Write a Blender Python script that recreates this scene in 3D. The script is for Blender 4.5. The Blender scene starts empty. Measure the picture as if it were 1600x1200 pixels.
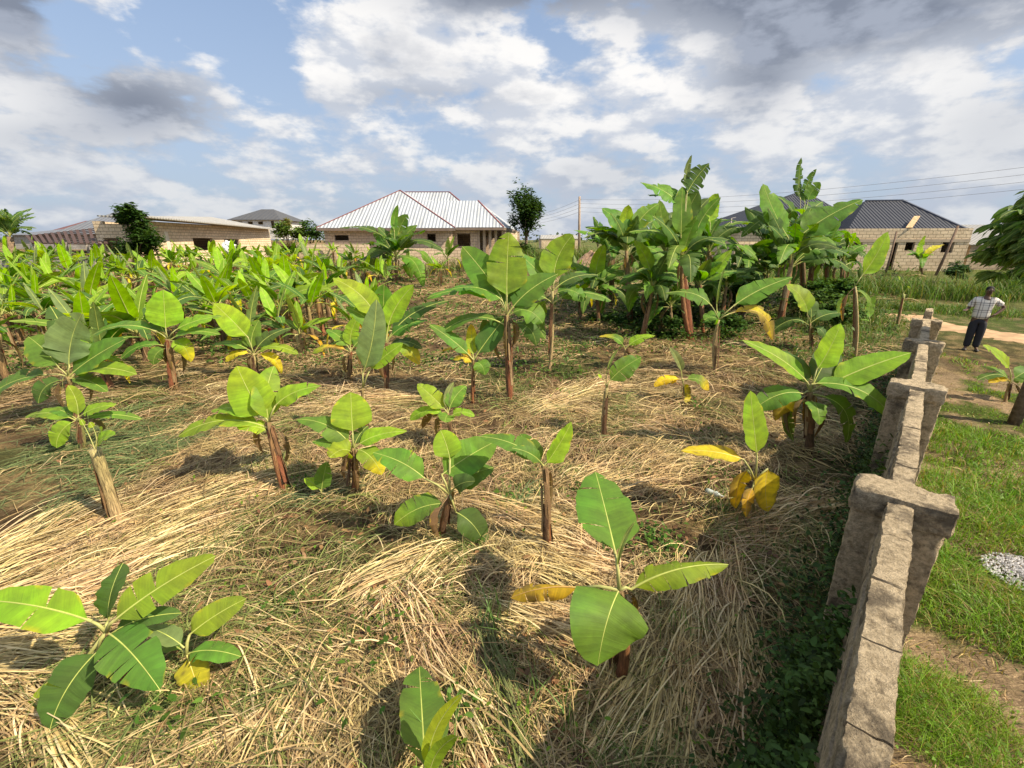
import bpy, bmesh, math, random
import numpy as np
from mathutils import Vector, Matrix
R = math.radians
random.seed(11)
rng = np.random.default_rng(11)
S = bpy.context.scene
COL = S.collection

# ------------------------------------------------------------------ camera
F, PITCH, CAMZ = 690.0, R(17.8), 3.0          # focal length in pixels of the 1600 px wide photograph
cd = bpy.data.cameras.new('camera'); cam = bpy.data.objects.new('camera', cd); COL.objects.link(cam)
cd.sensor_width = 36; cd.lens = 36*F/1600; cd.clip_start = .05; cd.clip_end = 3000
cam.location = (0, 0, CAMZ); cam.rotation_euler = (R(90)-PITCH, 0, 0)
S.camera = cam
S.view_settings.view_transform = 'Standard'; S.view_settings.look = 'None'
S.view_settings.exposure = 0.90; S.view_settings.gamma = 1
S.cycles.max_bounces = 6; S.cycles.transparent_max_bounces = 8; S.cycles.diffuse_bounces = 3
S.cycles.glossy_bounces = 2; S.cycles.transmission_bounces = 4

CP, SP = math.cos(PITCH), math.sin(PITCH)
def ray(px, py):
    u = (px-800)/F; v = (600-py)/F
    return (u, CP+v*SP, v*CP-SP)
def P(px, py, Y):
    r = ray(px, py); k = Y/r[1]
    return Vector((r[0]*k, Y, CAMZ+r[2]*k))
def pix(p):
    x, y, z = p[0], p[1], p[2]-CAMZ
    d = y*CP-z*SP; v = y*SP+z*CP
    return 800+F*x/d, 600-F*v/d
def depth(p): return p[1]*CP-(p[2]-CAMZ)*SP

# ------------------------------------------------------------------ sun and sky
SUN_EL, SUN_AZ = R(46), R(113)
sunv = Vector((math.sin(SUN_AZ)*math.cos(SUN_EL), math.cos(SUN_AZ)*math.cos(SUN_EL), math.sin(SUN_EL)))
sd = bpy.data.lights.new('sun', 'SUN'); sd.energy = 4.3; sd.angle = R(.55); sd.color = (1, .85, .62)
so = bpy.data.objects.new('sun', sd); COL.objects.link(so); so.rotation_euler = sunv.to_track_quat('Z', 'Y').to_euler()
so.location = (20, -10, 30)

world = bpy.data.worlds.new('World'); S.world = world; world.use_nodes = True
class NT:
    def __init__(s, tree): s.t = tree; s.n = tree.nodes; s.l = tree.links
    def new(s, typ, **kw):
        n = s.n.new(typ)
        for k, v in kw.items(): setattr(n, k, v)
        return n
    def put(s, sock, v):
        if hasattr(v, 'is_linked') or isinstance(v, bpy.types.NodeSocket): s.l.new(v, sock)
        elif v is not None: sock.default_value = v
    def math(s, op, a, b=None, c=None, clamp=False):
        n = s.new('ShaderNodeMath', operation=op); n.use_clamp = clamp
        s.put(n.inputs[0], a)
        if b is not None: s.put(n.inputs[1], b)
        if c is not None: s.put(n.inputs[2], c)
        return n.outputs[0]
    def vec(s, op, a, b=None):
        n = s.new('ShaderNodeVectorMath', operation=op); s.put(n.inputs[0], a)
        if b is not None: s.put(n.inputs[1], b)
        return n.outputs['Value'] if op in ('LENGTH', 'DOT_PRODUCT') else n.outputs[0]
    def rng(s, v, a, b, c=0., d=1., smooth=True):
        n = s.new('ShaderNodeMapRange'); n.interpolation_type = 'SMOOTHSTEP' if smooth else 'LINEAR'
        s.put(n.inputs[0], v)
        for i, q in enumerate((a, b, c, d)): s.put(n.inputs[i+1], q)
        return n.outputs[0]
    def mix(s, f, a, b, blend='MIX'):
        n = s.new('ShaderNodeMix', data_type='RGBA', blend_type=blend)
        s.put(n.inputs[0], f); s.put(n.inputs[6], a if not isinstance(a, tuple) else (*a[:3], 1)); s.put(n.inputs[7], b if not isinstance(b, tuple) else (*b[:3], 1))
        return n.outputs[2]
    def noise(s, vec, scale, detail=4, rough=.55, dist=0):
        n = s.new('ShaderNodeTexNoise'); s.put(n.inputs['Vector'], vec)
        n.inputs['Scale'].default_value = scale; n.inputs['Detail'].default_value = detail
        n.inputs['Roughness'].default_value = rough; n.inputs['Distortion'].default_value = dist
        return n.outputs[0]
w = NT(world.node_tree); w.n.clear()
sky = w.new('ShaderNodeTexSky', sky_type='NISHITA'); sky.sun_disc = False
sky.sun_elevation = SUN_EL; sky.sun_rotation = SUN_AZ; sky.air_density = 1.0; sky.dust_density = 2.2; sky.ozone_density = 1.2
tc = w.new('ShaderNodeTexCoord'); d = tc.outputs['Generated']
sep = w.new('ShaderNodeSeparateXYZ'); w.l.new(d, sep.inputs[0])
dz = w.math('MAXIMUM', sep.outputs[2], 0.0)
q = w.vec('ADD', w.vec('MULTIPLY', d, (1.0, 1.0, 2.3)), (3.7, 1.2, .4))
def dirn(px, py): return Vector(ray(px, py)).normalized()
def blob(px, py, rx, ry, amp):
    c = dirn(px, py); ex = (dirn(px+rx, py)-dirn(px-rx, py)).length/2; ey = (dirn(px, py+ry)-dirn(px, py-ry)).length/2
    right = (dirn(px+5, py)-dirn(px-5, py)).normalized(); up = right.cross(c).normalized()
    df = w.vec('SUBTRACT', d, tuple(c))
    a = w.vec('DOT_PRODUCT', df, tuple(right/ex)); b = w.vec('DOT_PRODUCT', df, tuple(up/ey)); z = w.vec('DOT_PRODUCT', df, tuple(c*3))
    r2 = w.math('ADD', w.math('ADD', w.math('MULTIPLY', a, a), w.math('MULTIPLY', b, b)), w.math('MULTIPLY', z, z))
    return w.math('MULTIPLY', w.math('EXPONENT', w.math('MULTIPLY', r2, -1.0)), amp)
def addall(l):
    o = l[0]
    for x in l[1:]: o = w.math('ADD', o, x)
    return o
n1 = w.noise(q, 7.2, 10, .56, .0)
off = w.vec('ADD', q, (.035, -.015, .055))
n2 = w.noise(off, 7.2, 10, .56, .0)          # the same field a step towards the sun: self-shading of the clouds
fine = w.noise(q, 15, 6, .62, .2)
cover = addall([blob(640, 85, 170, 60, .23), blob(900, 165, 170, 60, .15), blob(1350, 170, 170, 70, .18), blob(40, 140, 90, 40, .10),
                blob(215, 165, 110, 55, .20), blob(1300, 20, 360, 80, .36), blob(90, 268, 75, 24, .20), blob(215, 290, 60, 14, .14), blob(410, 185, 110, 35, .12),
                blob(300, 50, 130, 60, -.26), blob(130, 60, 80, 40, -.20), blob(60, 225, 120, 30, -.08), blob(380, 120, 60, 50, -.12), blob(440, 125, 50, 35, -.16), blob(905, 75, 60, 28, -.10), blob(820, 40, 45, 25, -.10),
                blob(0, 10, 80, 70, .3), blob(790, 0, 170, 40, .24), blob(620, 220, 160, 40, -.05), blob(1180, 120, 70, 60, .14)])  # top left corner blob gives cover for the painted lens darkening
densf = w.math('ADD', w.math('ADD', n1, w.math('MULTIPLY', w.math('SUBTRACT', fine, .5), .22)), cover)
hz = w.rng(sep.outputs[2], .02, .34, .07, .0)
densf = w.math('ADD', densf, hz)
alpha = w.rng(densf, .44, .61)
shade = w.math('SUBTRACT', n1, n2)
lit = w.rng(w.math('ADD', shade, w.math('MULTIPLY', w.math('SUBTRACT', fine, .5), .22)), -.10, .12)
thick = addall([blob(215, 165, 120, 62, 1.0), blob(1290, -5, 360, 72, 1.15), blob(0, 0, 110, 85, 1.3), blob(1185, 125, 75, 60, .75),  # top left corner blob: lens darkening painted in as dark cloud
                blob(790, -10, 170, 36, .9), blob(640, 150, 140, 26, .35), blob(60, 215, 120, 26, .4), blob(1560, 190, 100, 60, .35), blob(960, 270, 110, 30, .3)])
thick = w.math('ADD', thick, w.rng(densf, .68, .95, 0, .5))
lowc = w.rng(sep.outputs[2], .03, .30)
bright = w.mix(lowc, w.mix(lit, (2.75, 3.05, 3.6), (4.0, 4.1, 4.25)), w.mix(lit, (3.5, 3.7, 4.1), (5.7, 5.55, 5.35)))
dark = w.mix(lit, (1.25, 1.4, 1.75), (2.1, 2.3, 2.75))
cc = w.mix(w.math('MINIMUM', thick, 1.0), bright, dark)
blue = w.mix(1.0, sky.outputs[0], (.80, .95, 1.06), 'MULTIPLY')
hazec = w.mix(w.rng(sep.outputs[2], .0, .5, .85, .38), blue, (2.55, 2.95, 3.65))
fin = w.mix(w.math('MULTIPLY', alpha, .93), hazec, cc)
bg = w.new('ShaderNodeBackground'); w.l.new(fin, bg.inputs[0]); bg.inputs[1].default_value = .10
wo = w.new('ShaderNodeOutputWorld'); w.l.new(bg.outputs[0], wo.inputs[0])
world.cycles.sampling_method = 'MANUAL'; world.cycles.sample_map_resolution = 512

# ------------------------------------------------------------------ terrain
def sst(a, b, x): t = np.clip((np.asarray(x, float)-a)/(b-a), 0, 1); return t*t*(3-2*t)
WD = np.array((math.sin(R(42.6)), math.cos(R(42.6))))     # the wall's direction on the ground
WN = np.array((WD[1], -WD[0]))                            # across it, to the right
def wperp(x, y): return np.asarray(x)*WN[0]+np.asarray(y)*WN[1]
def walong(x, y): return np.asarray(x)*WD[0]+np.asarray(y)*WD[1]
def terrain(x, y):
    x = np.asarray(x, float); y = np.asarray(y, float)
    z = 1.35*sst(13, 42, y) + .012*np.maximum(y-45, 0)*(y < 300)
    fade = 1/(1+np.maximum(y-20, 0)*.05)
    z = z + fade*(.035*np.sin(x*1.1+.6*y)+.025*np.sin(y*1.7-.7*x+1.3)+.012*np.sin(2.9*x+1.1*y)+.01*np.sin(3.7*y-1.9*x))
    return z
def tz(x, y): return float(terrain(x, y))
def gnd(px, py, h=0):
    r = ray(px, py); k = .5; p = 0
    while k < 200:
        if CAMZ+r[2]*k-h < tz(r[0]*k, r[1]*k): break
        p = k; k += .12+k*.004
    for _ in range(18):
        m = (p+k)/2
        if CAMZ+r[2]*m-h < tz(r[0]*m, r[1]*m): k = m
        else: p = m
    return Vector((r[0]*k, r[1]*k, tz(r[0]*k, r[1]*k)))

# ------------------------------------------------------------------ object helpers
def tag(o, label=None, cat=None, group=None, kind=None):
    if label: o['label'] = label
    if cat: o['category'] = cat
    if group: o['group'] = group
    if kind: o['kind'] = kind
    return o
def thing(name, loc, label, cat, group=None):
    o = bpy.data.objects.new(name, None); COL.objects.link(o); o.location = loc; o.empty_display_size = .2
    return tag(o, label, cat, group)
class MB:
    """collects pieces and links them as ONE mesh object"""
    def __init__(s): s.V = []; s.Q = []; s.U = []; s.C = []; s.M = []; s.n = 0
    def add(s, V, Q, uv=None, col=None, mat=0):
        V = np.asarray(V, float); s.V.append(V)
        for f in Q: s.Q.append([int(i)+s.n for i in f]); s.M.append(mat)
        s.U.append(np.zeros((len(V), 2)) if uv is None else np.asarray(uv, float))
        c = np.ones((len(V), 4))
        if col is not None: c[:, :3] = np.asarray(col, float)
        s.C.append(c); s.n += len(V)
    def mesh(s, name, mats, org=(0, 0, 0), smooth=True):
        V = np.concatenate(s.V)-np.array(org, float)
        me = bpy.data.meshes.new(name); me.from_pydata(V.tolist(), [], s.Q)
        for m in mats: me.materials.append(m)
        if len(mats) > 1: me.polygons.foreach_set('material_index', s.M)
        idx = np.fromiter((i for f in s.Q for i in f), int)
        ul = me.uv_layers.new(name='UVMap'); ul.data.foreach_set('uv', np.concatenate(s.U)[idx].ravel())
        ca = me.color_attributes.new('Col', 'FLOAT_COLOR', 'POINT'); ca.data.foreach_set('color', np.concatenate(s.C).ravel())
        me.polygons.foreach_set('use_smooth', [smooth]*len(s.Q))
        me.update(); return me
    def obj(s, name, mats, parent=None, org=None, smooth=True):
        if not isinstance(mats, (list, tuple)): mats = [mats]
        if org is None: org = parent.location if parent is not None else (0, 0, 0)
        return link(name, s.mesh(name, mats, org, smooth), parent)
    # shapes -----------------------------------------------------
    def box(s, c, ex, ey, ez, sx, sy, sz, col=None, mat=0):
        c = np.array(c, float); ex = np.array(ex, float)*sx/2; ey = np.array(ey, float)*sy/2; ez = np.array(ez, float)*sz/2
        for (n, a, b, la, lb) in ((ex, ey, ez, sy, sz), (-ex, -ey, ez, sy, sz), (ey, -ex, ez, sx, sz), (-ey, ex, ez, sx, sz), (ez, ex, ey, sx, sy), (-ez, -ex, ey, sx, sy)):
            v = [c+n-a-b, c+n+a-b, c+n+a+b, c+n-a+b]
            s.add(v, [(0, 1, 2, 3)], [(0, 0), (la, 0), (la, lb), (0, lb)], col, mat)
    def beam(s, a, b, wx, wy, col=None, mat=0, up=(0, 0, 1)):
        a = Vector(a); b = Vector(b); d_ = (b-a); L = d_.length; d_.normalize(); u = Vector(up)
        if abs(d_.dot(u)) > .95: u = Vector((1, 0, 0))
        x = d_.cross(u).normalized(); y = x.cross(d_)
        s.box((a+b)/2, x, y, d_, wx, wy, L, col, mat)
    def tube(s, pts, rad, ns=8, col=None, mat=0, cap=True, rough=0):
        pts = [Vector(p) for p in pts]; n = len(pts)
        if not hasattr(rad, '__len__'): rad = [rad]*n
        V = []; U = []; C = []; ln = 0
        t0 = (pts[1]-pts[0]).normalized(); ref = Vector((0, 1, 0)) if abs(t0.z) > .8 else Vector((0, 0, 1))
        for i, p in enumerate(pts):
            t = (pts[min(i+1, n-1)]-pts[max(i-1, 0)]).normalized(); x = t.cross(ref).normalized(); y = x.cross(t)
            if i: ln += (p-pts[i-1]).length
            for k in range(ns):
                a = 2*math.pi*k/ns; r = rad[i]*(1+rough*(random.random()-.5))
                V.append(p+x*(r*math.cos(a))+y*(r*math.sin(a))); U.append((k/ns, ln))
                if col is not None: C.append(col[i] if hasattr(col[0], '__len__') else col)
        Q = [(i*ns+k, i*ns+(k+1) % ns, (i+1)*ns+(k+1) % ns, (i+1)*ns+k) for i in range(n-1) for k in range(ns)]
        if cap: Q += [tuple(range(ns))[::-1], tuple(range((n-1)*ns, n*ns))]
        s.add(V, Q, U, C if col is not None else None, mat)
    def poly(s, pts, col=None, mat=0):
        """flat face; u runs level in metres, v up the slope"""
        p = [Vector(x) for x in pts]; n = (p[1]-p[0]).cross(p[2]-p[0]).normalized()
        u = Vector((0, 0, 1)).cross(n)
        u = Vector((1, 0, 0)) if u.length < 1e-4 else u.normalized()
        v = n.cross(u)
        s.add(p, [tuple(range(len(p)))], [((x-p[0]).dot(u), (x-p[0]).dot(v)) for x in p], col, mat)
    def slab(s, pts, th, col=None, mat=0):
        """a face with thickness (below it)"""
        p = [Vector(x) for x in pts]; n = (p[1]-p[0]).cross(p[2]-p[0]).normalized()
        if n.z < 0: p.reverse(); n = -n
        s.poly(p, col, mat); b = [x-n*th for x in p]; s.poly(b[::-1], col, mat)
        for i in range(len(p)):
            j = (i+1) % len(p); s.poly([p[j], p[i], b[i], b[j]], col, mat)
    def wall(s, A, B, z0, z1, th, ops=(), col=None, mat=0):
        """wall from A to B (x, y) with real openings (u0, u1, za, zb); u in metres from A"""
        A = Vector((A[0], A[1], 0)); B = Vector((B[0], B[1], 0)); e = (B-A); L = e.length; e.normalize(); nn = Vector((-e.y, e.x, 0))
        cuts = sorted({0, L, *[max(0, min(L, o[0])) for o in ops], *[max(0, min(L, o[1])) for o in ops]})
        for a, b in zip(cuts[:-1], cuts[1:]):
            if b-a < 1e-4: continue
            zs = sorted([(o[2], o[3]) for o in ops if o[0] < (a+b)/2 < o[1]]); lo = z0; parts = []
            for za, zb in zs:
                if za > lo+1e-4: parts.append((lo, za))
                lo = max(lo, zb)
            if lo < z1: parts.append((lo, z1))
            for p0, p1 in parts:
                c = A+e*((a+b)/2)+Vector((0, 0, (p0+p1)/2)); w_, h = (b-a)/2, (p1-p0)/2
                for (n, ax, la, sg) in ((nn, e, w_, 1), (-nn, e, w_, 1)):
                    v = [c+n*th/2-ax*la-Vector((0, 0, h)), c+n*th/2+ax*la-Vector((0, 0, h)), c+n*th/2+ax*la+Vector((0, 0, h)), c+n*th/2-ax*la+Vector((0, 0, h))]
                    s.add(v, [(0, 1, 2, 3)], [(a, p0), (b, p0), (b, p1), (a, p1)], col, mat)
                for sg in (-1, 1):
                    k = c+e*(w_*sg); v = [k-nn*th/2-Vector((0, 0, h)), k+nn*th/2-Vector((0, 0, h)), k+nn*th/2+Vector((0, 0, h)), k-nn*th/2+Vector((0, 0, h))]
                    s.add(v, [(0, 1, 2, 3)], [(0, p0), (th, p0), (th, p1), (0, p1)], col, mat)
                    k = c+Vector((0, 0, h*sg)); v = [k-nn*th/2-e*w_, k-nn*th/2+e*w_, k+nn*th/2+e*w_, k+nn*th/2-e*w_]
                    s.add(v, [(0, 1, 2, 3)], [(a, 0), (b, 0), (b, th), (a, th)], col, mat)
def link(name, me, parent=None):
    o = bpy.data.objects.new(name, me); COL.objects.link(o)
    if parent is not None: o.parent = parent
    return o
def bigmesh(name, V, Q, col=None, uv=None, mats=(), smooth=True):
    me = bpy.data.meshes.new(name); n, q, k = len(V), len(Q), Q.shape[1]
    me.vertices.add(n); me.vertices.foreach_set('co', np.ascontiguousarray(V, np.float32).ravel())
    me.loops.add(q*k); me.loops.foreach_set('vertex_index', np.ascontiguousarray(Q, np.int32).ravel())
    me.polygons.add(q); me.polygons.foreach_set('loop_start', np.arange(q, dtype=np.int32)*k)
    me.polygons.foreach_set('use_smooth', np.full(q, smooth))
    me.update(calc_edges=True)
    if col is not None:
        c = np.ones((n, 4), np.float32); c[:, :3] = col
        me.color_attributes.new('Col', 'FLOAT_COLOR', 'POINT').data.foreach_set('color', c.ravel())
    if uv is not None: me.uv_layers.new(name='UVMap').data.foreach_set('uv', np.asarray(uv, np.float32)[Q.ravel()].ravel())
    for m in mats: me.materials.append(m)
    return me

# ------------------------------------------------------------------ materials
def mat(name):
    m = bpy.data.materials.new(name); m.use_nodes = True; t = NT(m.node_tree)
    b = t.n['Principled BSDF']; return m, t, b
def attr(t, n='Col'):
    a = t.new('ShaderNodeAttribute'); a.attribute_name = n; return a.outputs['Color']
def bump(t, b, h, dist, st=1.0):
    n = t.new('ShaderNodeBump'); n.inputs['Distance'].default_value = dist; n.inputs['Strength'].default_value = st
    t.l.new(h, n.inputs['Height']); t.l.new(n.outputs[0], b.inputs['Normal'])
def leafy(name, rough=.48, trans=.46, tint=(1.75, 1.45, .12), veins=True, spec=.14):
    m, t, b = mat(name); c = attr(t)
    tcn = t.new('ShaderNodeTexCoord'); oi = t.new('ShaderNodeObjectInfo')
    nz = t.noise(tcn.outputs['Object'], 7, 3, .6)
    v = t.rng(nz, .3, .7, .80, 1.18)
    if veins:
        sp = t.new('ShaderNodeSeparateXYZ'); t.l.new(tcn.outputs['UV'], sp.inputs[0])
        ed = t.math('ABSOLUTE', t.math('SUBTRACT', sp.outputs[0], .5))
        cx = t.new('ShaderNodeCombineXYZ'); t.l.new(t.math('SUBTRACT', sp.outputs[1], t.math('MULTIPLY', ed, .13)), cx.inputs[0]); t.l.new(t.math('MULTIPLY', ed, .02), cx.inputs[1]); t.l.new(t.math('MULTIPLY', oi.outputs['Random'], 30), cx.inputs[2])
        wv = t.noise(cx.outputs[0], 75, 3, .7); w2 = t.noise(cx.outputs[0], 9, 3, .6)
        v = t.math('MULTIPLY', v, t.math('MULTIPLY', t.rng(wv, .25, .75, .90, 1.10), t.rng(w2, .3, .7, .84, 1.14)))
        bump(t, b, t.math('ADD', t.math('MULTIPLY', wv, .35), w2), .010, .6)
    v = t.math('MULTIPLY', v, t.rng(oi.outputs['Random'], 0, 1, .84, 1.16, False))
    h = t.new('ShaderNodeHueSaturation'); t.l.new(c, h.inputs['Color']); t.l.new(v, h.inputs['Value'])
    t.l.new(t.rng(t.noise(tcn.outputs['Object'], 1.7, 2), .3, .7, .487, .513), h.inputs['Hue'])
    cc_ = h.outputs[0]
    if veins:
        g = t.new('ShaderNodeNewGeometry')
        cc_ = t.mix(t.math('MULTIPLY', g.outputs['Backfacing'], .32), cc_, t.mix(.5, cc_, (.30, .36, .22)))   # waxy pale underside
    t.l.new(cc_, b.inputs['Base Color']); b.inputs['Roughness'].default_value = rough; b.inputs['Specular IOR Level'].default_value = spec
    tr = t.new('ShaderNodeBsdfTranslucent'); t.l.new(t.mix(1.0, cc_, tint, 'MULTIPLY'), tr.inputs[0])
    ms = t.new('ShaderNodeMixShader'); ms.inputs[0].default_value = trans
    t.l.new(b.outputs[0], ms.inputs[1]); t.l.new(tr.outputs[0], ms.inputs[2])
    t.l.new(ms.outputs[0], t.n['Material Output'].inputs[0]); return m
M_leaf = leafy('banana leaf')
M_foliage = leafy('small foliage', .5, .3, (1.4, 1.25, .4), False)
M_grass = leafy('grass blade', .5, .3, (1.3, 1.2, .4), False, .25)
M_straw = leafy('dry straw', .6, .12, (1.1, 1., .7), False, .3)
def colmat(name, rough=.7, scale=6, amt=.25, bmp=0, spec=.3):
    m, t, b = mat(name); tcn = t.new('ShaderNodeTexCoord')
    n = t.noise(tcn.outputs['Object'], scale, 5, .6)
    t.l.new(t.mix(1.0, attr(t), t.mix(t.rng(n, .3, .7), (1-amt,)*3, (1+amt,)*3), 'MULTIPLY'), b.inputs['Base Color'])
    b.inputs['Roughness'].default_value = rough; b.inputs['Specular IOR Level'].default_value = spec
    if bmp: bump(t, b, n, bmp)
    return m
M_petiole = colmat('leaf stalk', .45, 12, .15)
M_plain = colmat('weathered paint', .6, 3, .12)
M_wood = colmat('weathered wood', .8, 9, .35, .01)
M_bark = colmat('bark', .9, 14, .4, .02)
M_metalroof_dark = None
# fibrous banana stem
def stem_mat():
    m, t, b = mat('banana stem sheath'); tcn = t.new('ShaderNodeTexCoord')
    mp = t.new('ShaderNodeMapping'); mp.inputs['Scale'].default_value = (9, 2.2, 1); t.l.new(tcn.outputs['UV'], mp.inputs[0])
    n = t.noise(mp.outputs[0], 3.5, 6, .65, .6)
    c = t.mix(1.0, attr(t), t.mix(t.rng(n, .3, .72), (.38, .34, .30), (1.5, 1.4, 1.25)), 'MULTIPLY')
    t.l.new(c, b.inputs['Base Color']); b.inputs['Roughness'].default_value = .65; bump(t, b, n, .02); return m
M_stem = stem_mat()
def block_mat(name, c1, c2, mortar, bw=.46, bh=.235, stain=.5):
    m, t, b = mat(name); tcn = t.new('ShaderNodeTexCoord')
    br = t.new('ShaderNodeTexBrick'); t.l.new(tcn.outputs['UV'], br.inputs[0])
    br.inputs['Color1'].default_value = (*c1, 1); br.inputs['Color2'].default_value = (*c2, 1); br.inputs['Mortar'].default_value = (*mortar, 1)
    br.inputs['Scale'].default_value = 1; br.inputs['Mortar Size'].default_value = .018; br.inputs['Brick Width'].default_value = bw; br.inputs['Row Height'].default_value = bh
    br.inputs['Mortar Smooth'].default_value = .3; br.inputs['Bias'].default_value = .1
    n = t.noise(tcn.outputs['Object'], .55, 6, .62); n2 = t.noise(tcn.outputs['Object'], 8, 4)
    c = t.mix(t.math('MULTIPLY', t.rng(n, .45, .72), stain), br.outputs[0], tuple(x*.38 for x in c1))
    c = t.mix(1.0, c, t.mix(n2, (.75,)*3, (1.25,)*3), 'MULTIPLY')
    t.l.new(c, b.inputs['Base Color']); b.inputs['Roughness'].default_value = .9; b.inputs['Specular IOR Level'].default_value = .1
    bump(t, b, t.math('ADD', t.math('MULTIPLY', br.outputs[1], -1.0), n2), .015); return m
M_block = block_mat('sandcrete block', (.64, .50, .34), (.76, .61, .43), (.34, .26, .175), stain=.25)
M_block_pink = block_mat('pinkish block', (.60, .46, .33), (.70, .55, .40), (.36, .27, .19), stain=.3)
M_block_shaded = block_mat('shaded block', (.34, .27, .2), (.40, .32, .23), (.22, .18, .14), stain=.8)  # block darkened to carry the shade on these walls in its colour
M_block_grey = block_mat('grey render', (.36, .35, .32), (.40, .38, .35), (.33, .32, .3), stain=.6)
def roof_mat(name, c, pitch, rough, metal, dirt, dirtcol):
    m, t, b = mat(name); tcn = t.new('ShaderNodeTexCoord'); sp = t.new('ShaderNodeSeparateXYZ'); t.l.new(tcn.outputs['UV'], sp.inputs[0])
    wv = t.math('SINE', t.math('MULTIPLY', sp.outputs[0], 2*math.pi/pitch))
    rib = t.rng(wv, .72, .98)
    mp = t.new('ShaderNodeMapping'); mp.inputs['Scale'].default_value = (1.3, .16, 1); t.l.new(tcn.outputs['UV'], mp.inputs[0])
    n = t.noise(mp.outputs[0], 1.6, 6, .65)
    cc_ = t.mix(t.math('MULTIPLY', t.rng(n, .45, .7), dirt), c, dirtcol)
    cc_ = t.mix(t.math('MULTIPLY', rib, .16), cc_, t.mix(1.0, cc_, (.5, .5, .52), 'MULTIPLY'))
    t.l.new(cc_, b.inputs['Base Color']); b.inputs['Roughness'].default_value = rough; b.inputs['Metallic'].default_value = metal
    bump(t, b, wv, .03); return m
M_roof_white = roof_mat('pale metal sheet roof', (.42, .455, .50), .30, .55, .05, .8, (.29, .31, .335))
M_roof_navy = roof_mat('dark blue metal roof', (.012, .016, .030), .24, .6, .0, .3, (.05, .055, .07))
M_roof_grey = roof_mat('grey metal roof', (.16, .17, .19), .6, .5, .1, .5, (.1, .1, .11))
M_roof_mid = roof_mat('faded grey sheet roof', (.25, .25, .245), .3, .6, .0, .4, (.2, .19, .17))
M_roof_tin = roof_mat('old tin roof', (.42, .41, .38), .3, .5, .2, .5, (.28, .23, .18))
def rough_conc():
    m, t, b = mat('rough old concrete'); tcn = t.new('ShaderNodeTexCoord'); o = tcn.outputs['Object']
    n = t.noise(o, 3.2, 8, .68); f = t.noise(o, 30, 8, .78); g = t.noise(o, 95, 4, .7)
    c = t.mix(t.rng(f, .32, .68), (.36, .285, .185), (.78, .64, .44))
    c = t.mix(t.rng(n, .495, .63, 0, .8), c, (.11, .092, .07))
    c = t.mix(t.rng(t.noise(o, 11, 7, .75), .55, .66, 0, .65), c, (.15, .12, .085))
    c = t.mix(t.rng(g, .62, .72, 0, .5), c, (.66, .58, .45))
    t.l.new(c, b.inputs['Base Color']); b.inputs['Roughness'].default_value = .95; b.inputs['Specular IOR Level'].default_value = .1
    bump(t, b, t.math('ADD', f, t.math('MULTIPLY', g, .5)), .05, 1); return m
M_conc = rough_conc()
# ------------------------------------------------------------------ ground
def dist_to_line(x, y, pts):
    best = np.full(np.shape(x), 1e9)
    for a, b in zip(pts[:-1], pts[1:]):
        a = np.array(a[:2]); b = np.array(b[:2]); e = b-a; t = np.clip(((x-a[0])*e[0]+(y-a[1])*e[1])/(e@e), 0, 1)
        best = np.minimum(best, np.hypot(x-a[0]-e[0]*t, y-a[1]-e[1]*t))
    return best
track = [gnd(*p) for p in ((1416, 493), (1450, 502), (1530, 518), (1600, 532))]
track = track+[Vector((22, 9.2, 0)), Vector((40, 6, 0))]
trackxy = [(p.x, p.y) for p in track]
def vnoise(x, y, s, seed=0):
    """smooth value noise, vectorised"""
    x = np.asarray(x, float)*s+seed*17.3; y = np.asarray(y, float)*s-seed*9.7
    xi = np.floor(x).astype(np.int64); yi = np.floor(y).astype(np.int64); fx = x-xi; fy = y-yi
    fx = fx*fx*(3-2*fx); fy = fy*fy*(3-2*fy)
    def h(a, b):
        n = (a*374761393+b*668265263+seed*1442695041) & 0xffffffff; n = ((n ^ (n >> 13))*1274126177) & 0xffffffff
        return ((n ^ (n >> 16)) & 0xffff)/65535.
    return (h(xi, yi)*(1-fx)+h(xi+1, yi)*fx)*(1-fy)+(h(xi, yi+1)*(1-fx)+h(xi+1, yi+1)*fx)*fy
def fbm(x, y, s, seed=0): return (vnoise(x, y, s, seed)*.5+vnoise(x, y, s*2.1, seed+1)*.3+vnoise(x, y, s*4.3, seed+2)*.2)

ys = np.concatenate([np.linspace(-6, 18, 200), np.geomspace(18.15, 900, 70)])
xp = np.concatenate([np.linspace(0, 22, 150), np.geomspace(22.2, 900, 50)])
xs = np.concatenate([-xp[:0:-1], xp])
X, Y = np.meshgrid(xs, ys); Z = terrain(X, Y)+(fbm(X, Y, 2.2, 5)-.5)*.07*(Y < 25)+(vnoise(X, Y, 8, 3)-.5)*.03*(Y < 14)
nx = len(xs); I = np.arange(len(ys)*nx).reshape(len(ys), nx)
Q = np.stack([I[:-1, :-1], I[:-1, 1:], I[1:, 1:], I[1:, :-1]], -1).reshape(-1, 4)
x, y, z = X.ravel(), Y.ravel(), Z.ravel()
right = sst(.1, .25, wperp(x, y))*sst(16, 12, walong(x, y)-1.0)        # the lawn side of the wall
soil = np.array((.11, .072, .04)); litter = np.array((.30, .21, .10)); dgreen = np.array((.075, .095, .03)); lawn = np.array((.105, .14, .028)); dirt = np.array((.40, .29, .175))
n_ = fbm(x, y, .9, 9)[:, None]; n2_ = fbm(x, y, 3.1, 4)[:, None]
cf = soil*(1-sst(.4, .62, n2_))+litter*sst(.4, .62, n2_); cf = cf*(1-.75*sst(.56, .72, n_))+dgreen*.75*sst(.56, .72, n_)
cl = lawn*(1-sst(.46, .58, n_))+dirt*sst(.46, .58, n_)
cgr = cf*(1-right[:, None])+cl*right[:, None]
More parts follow.
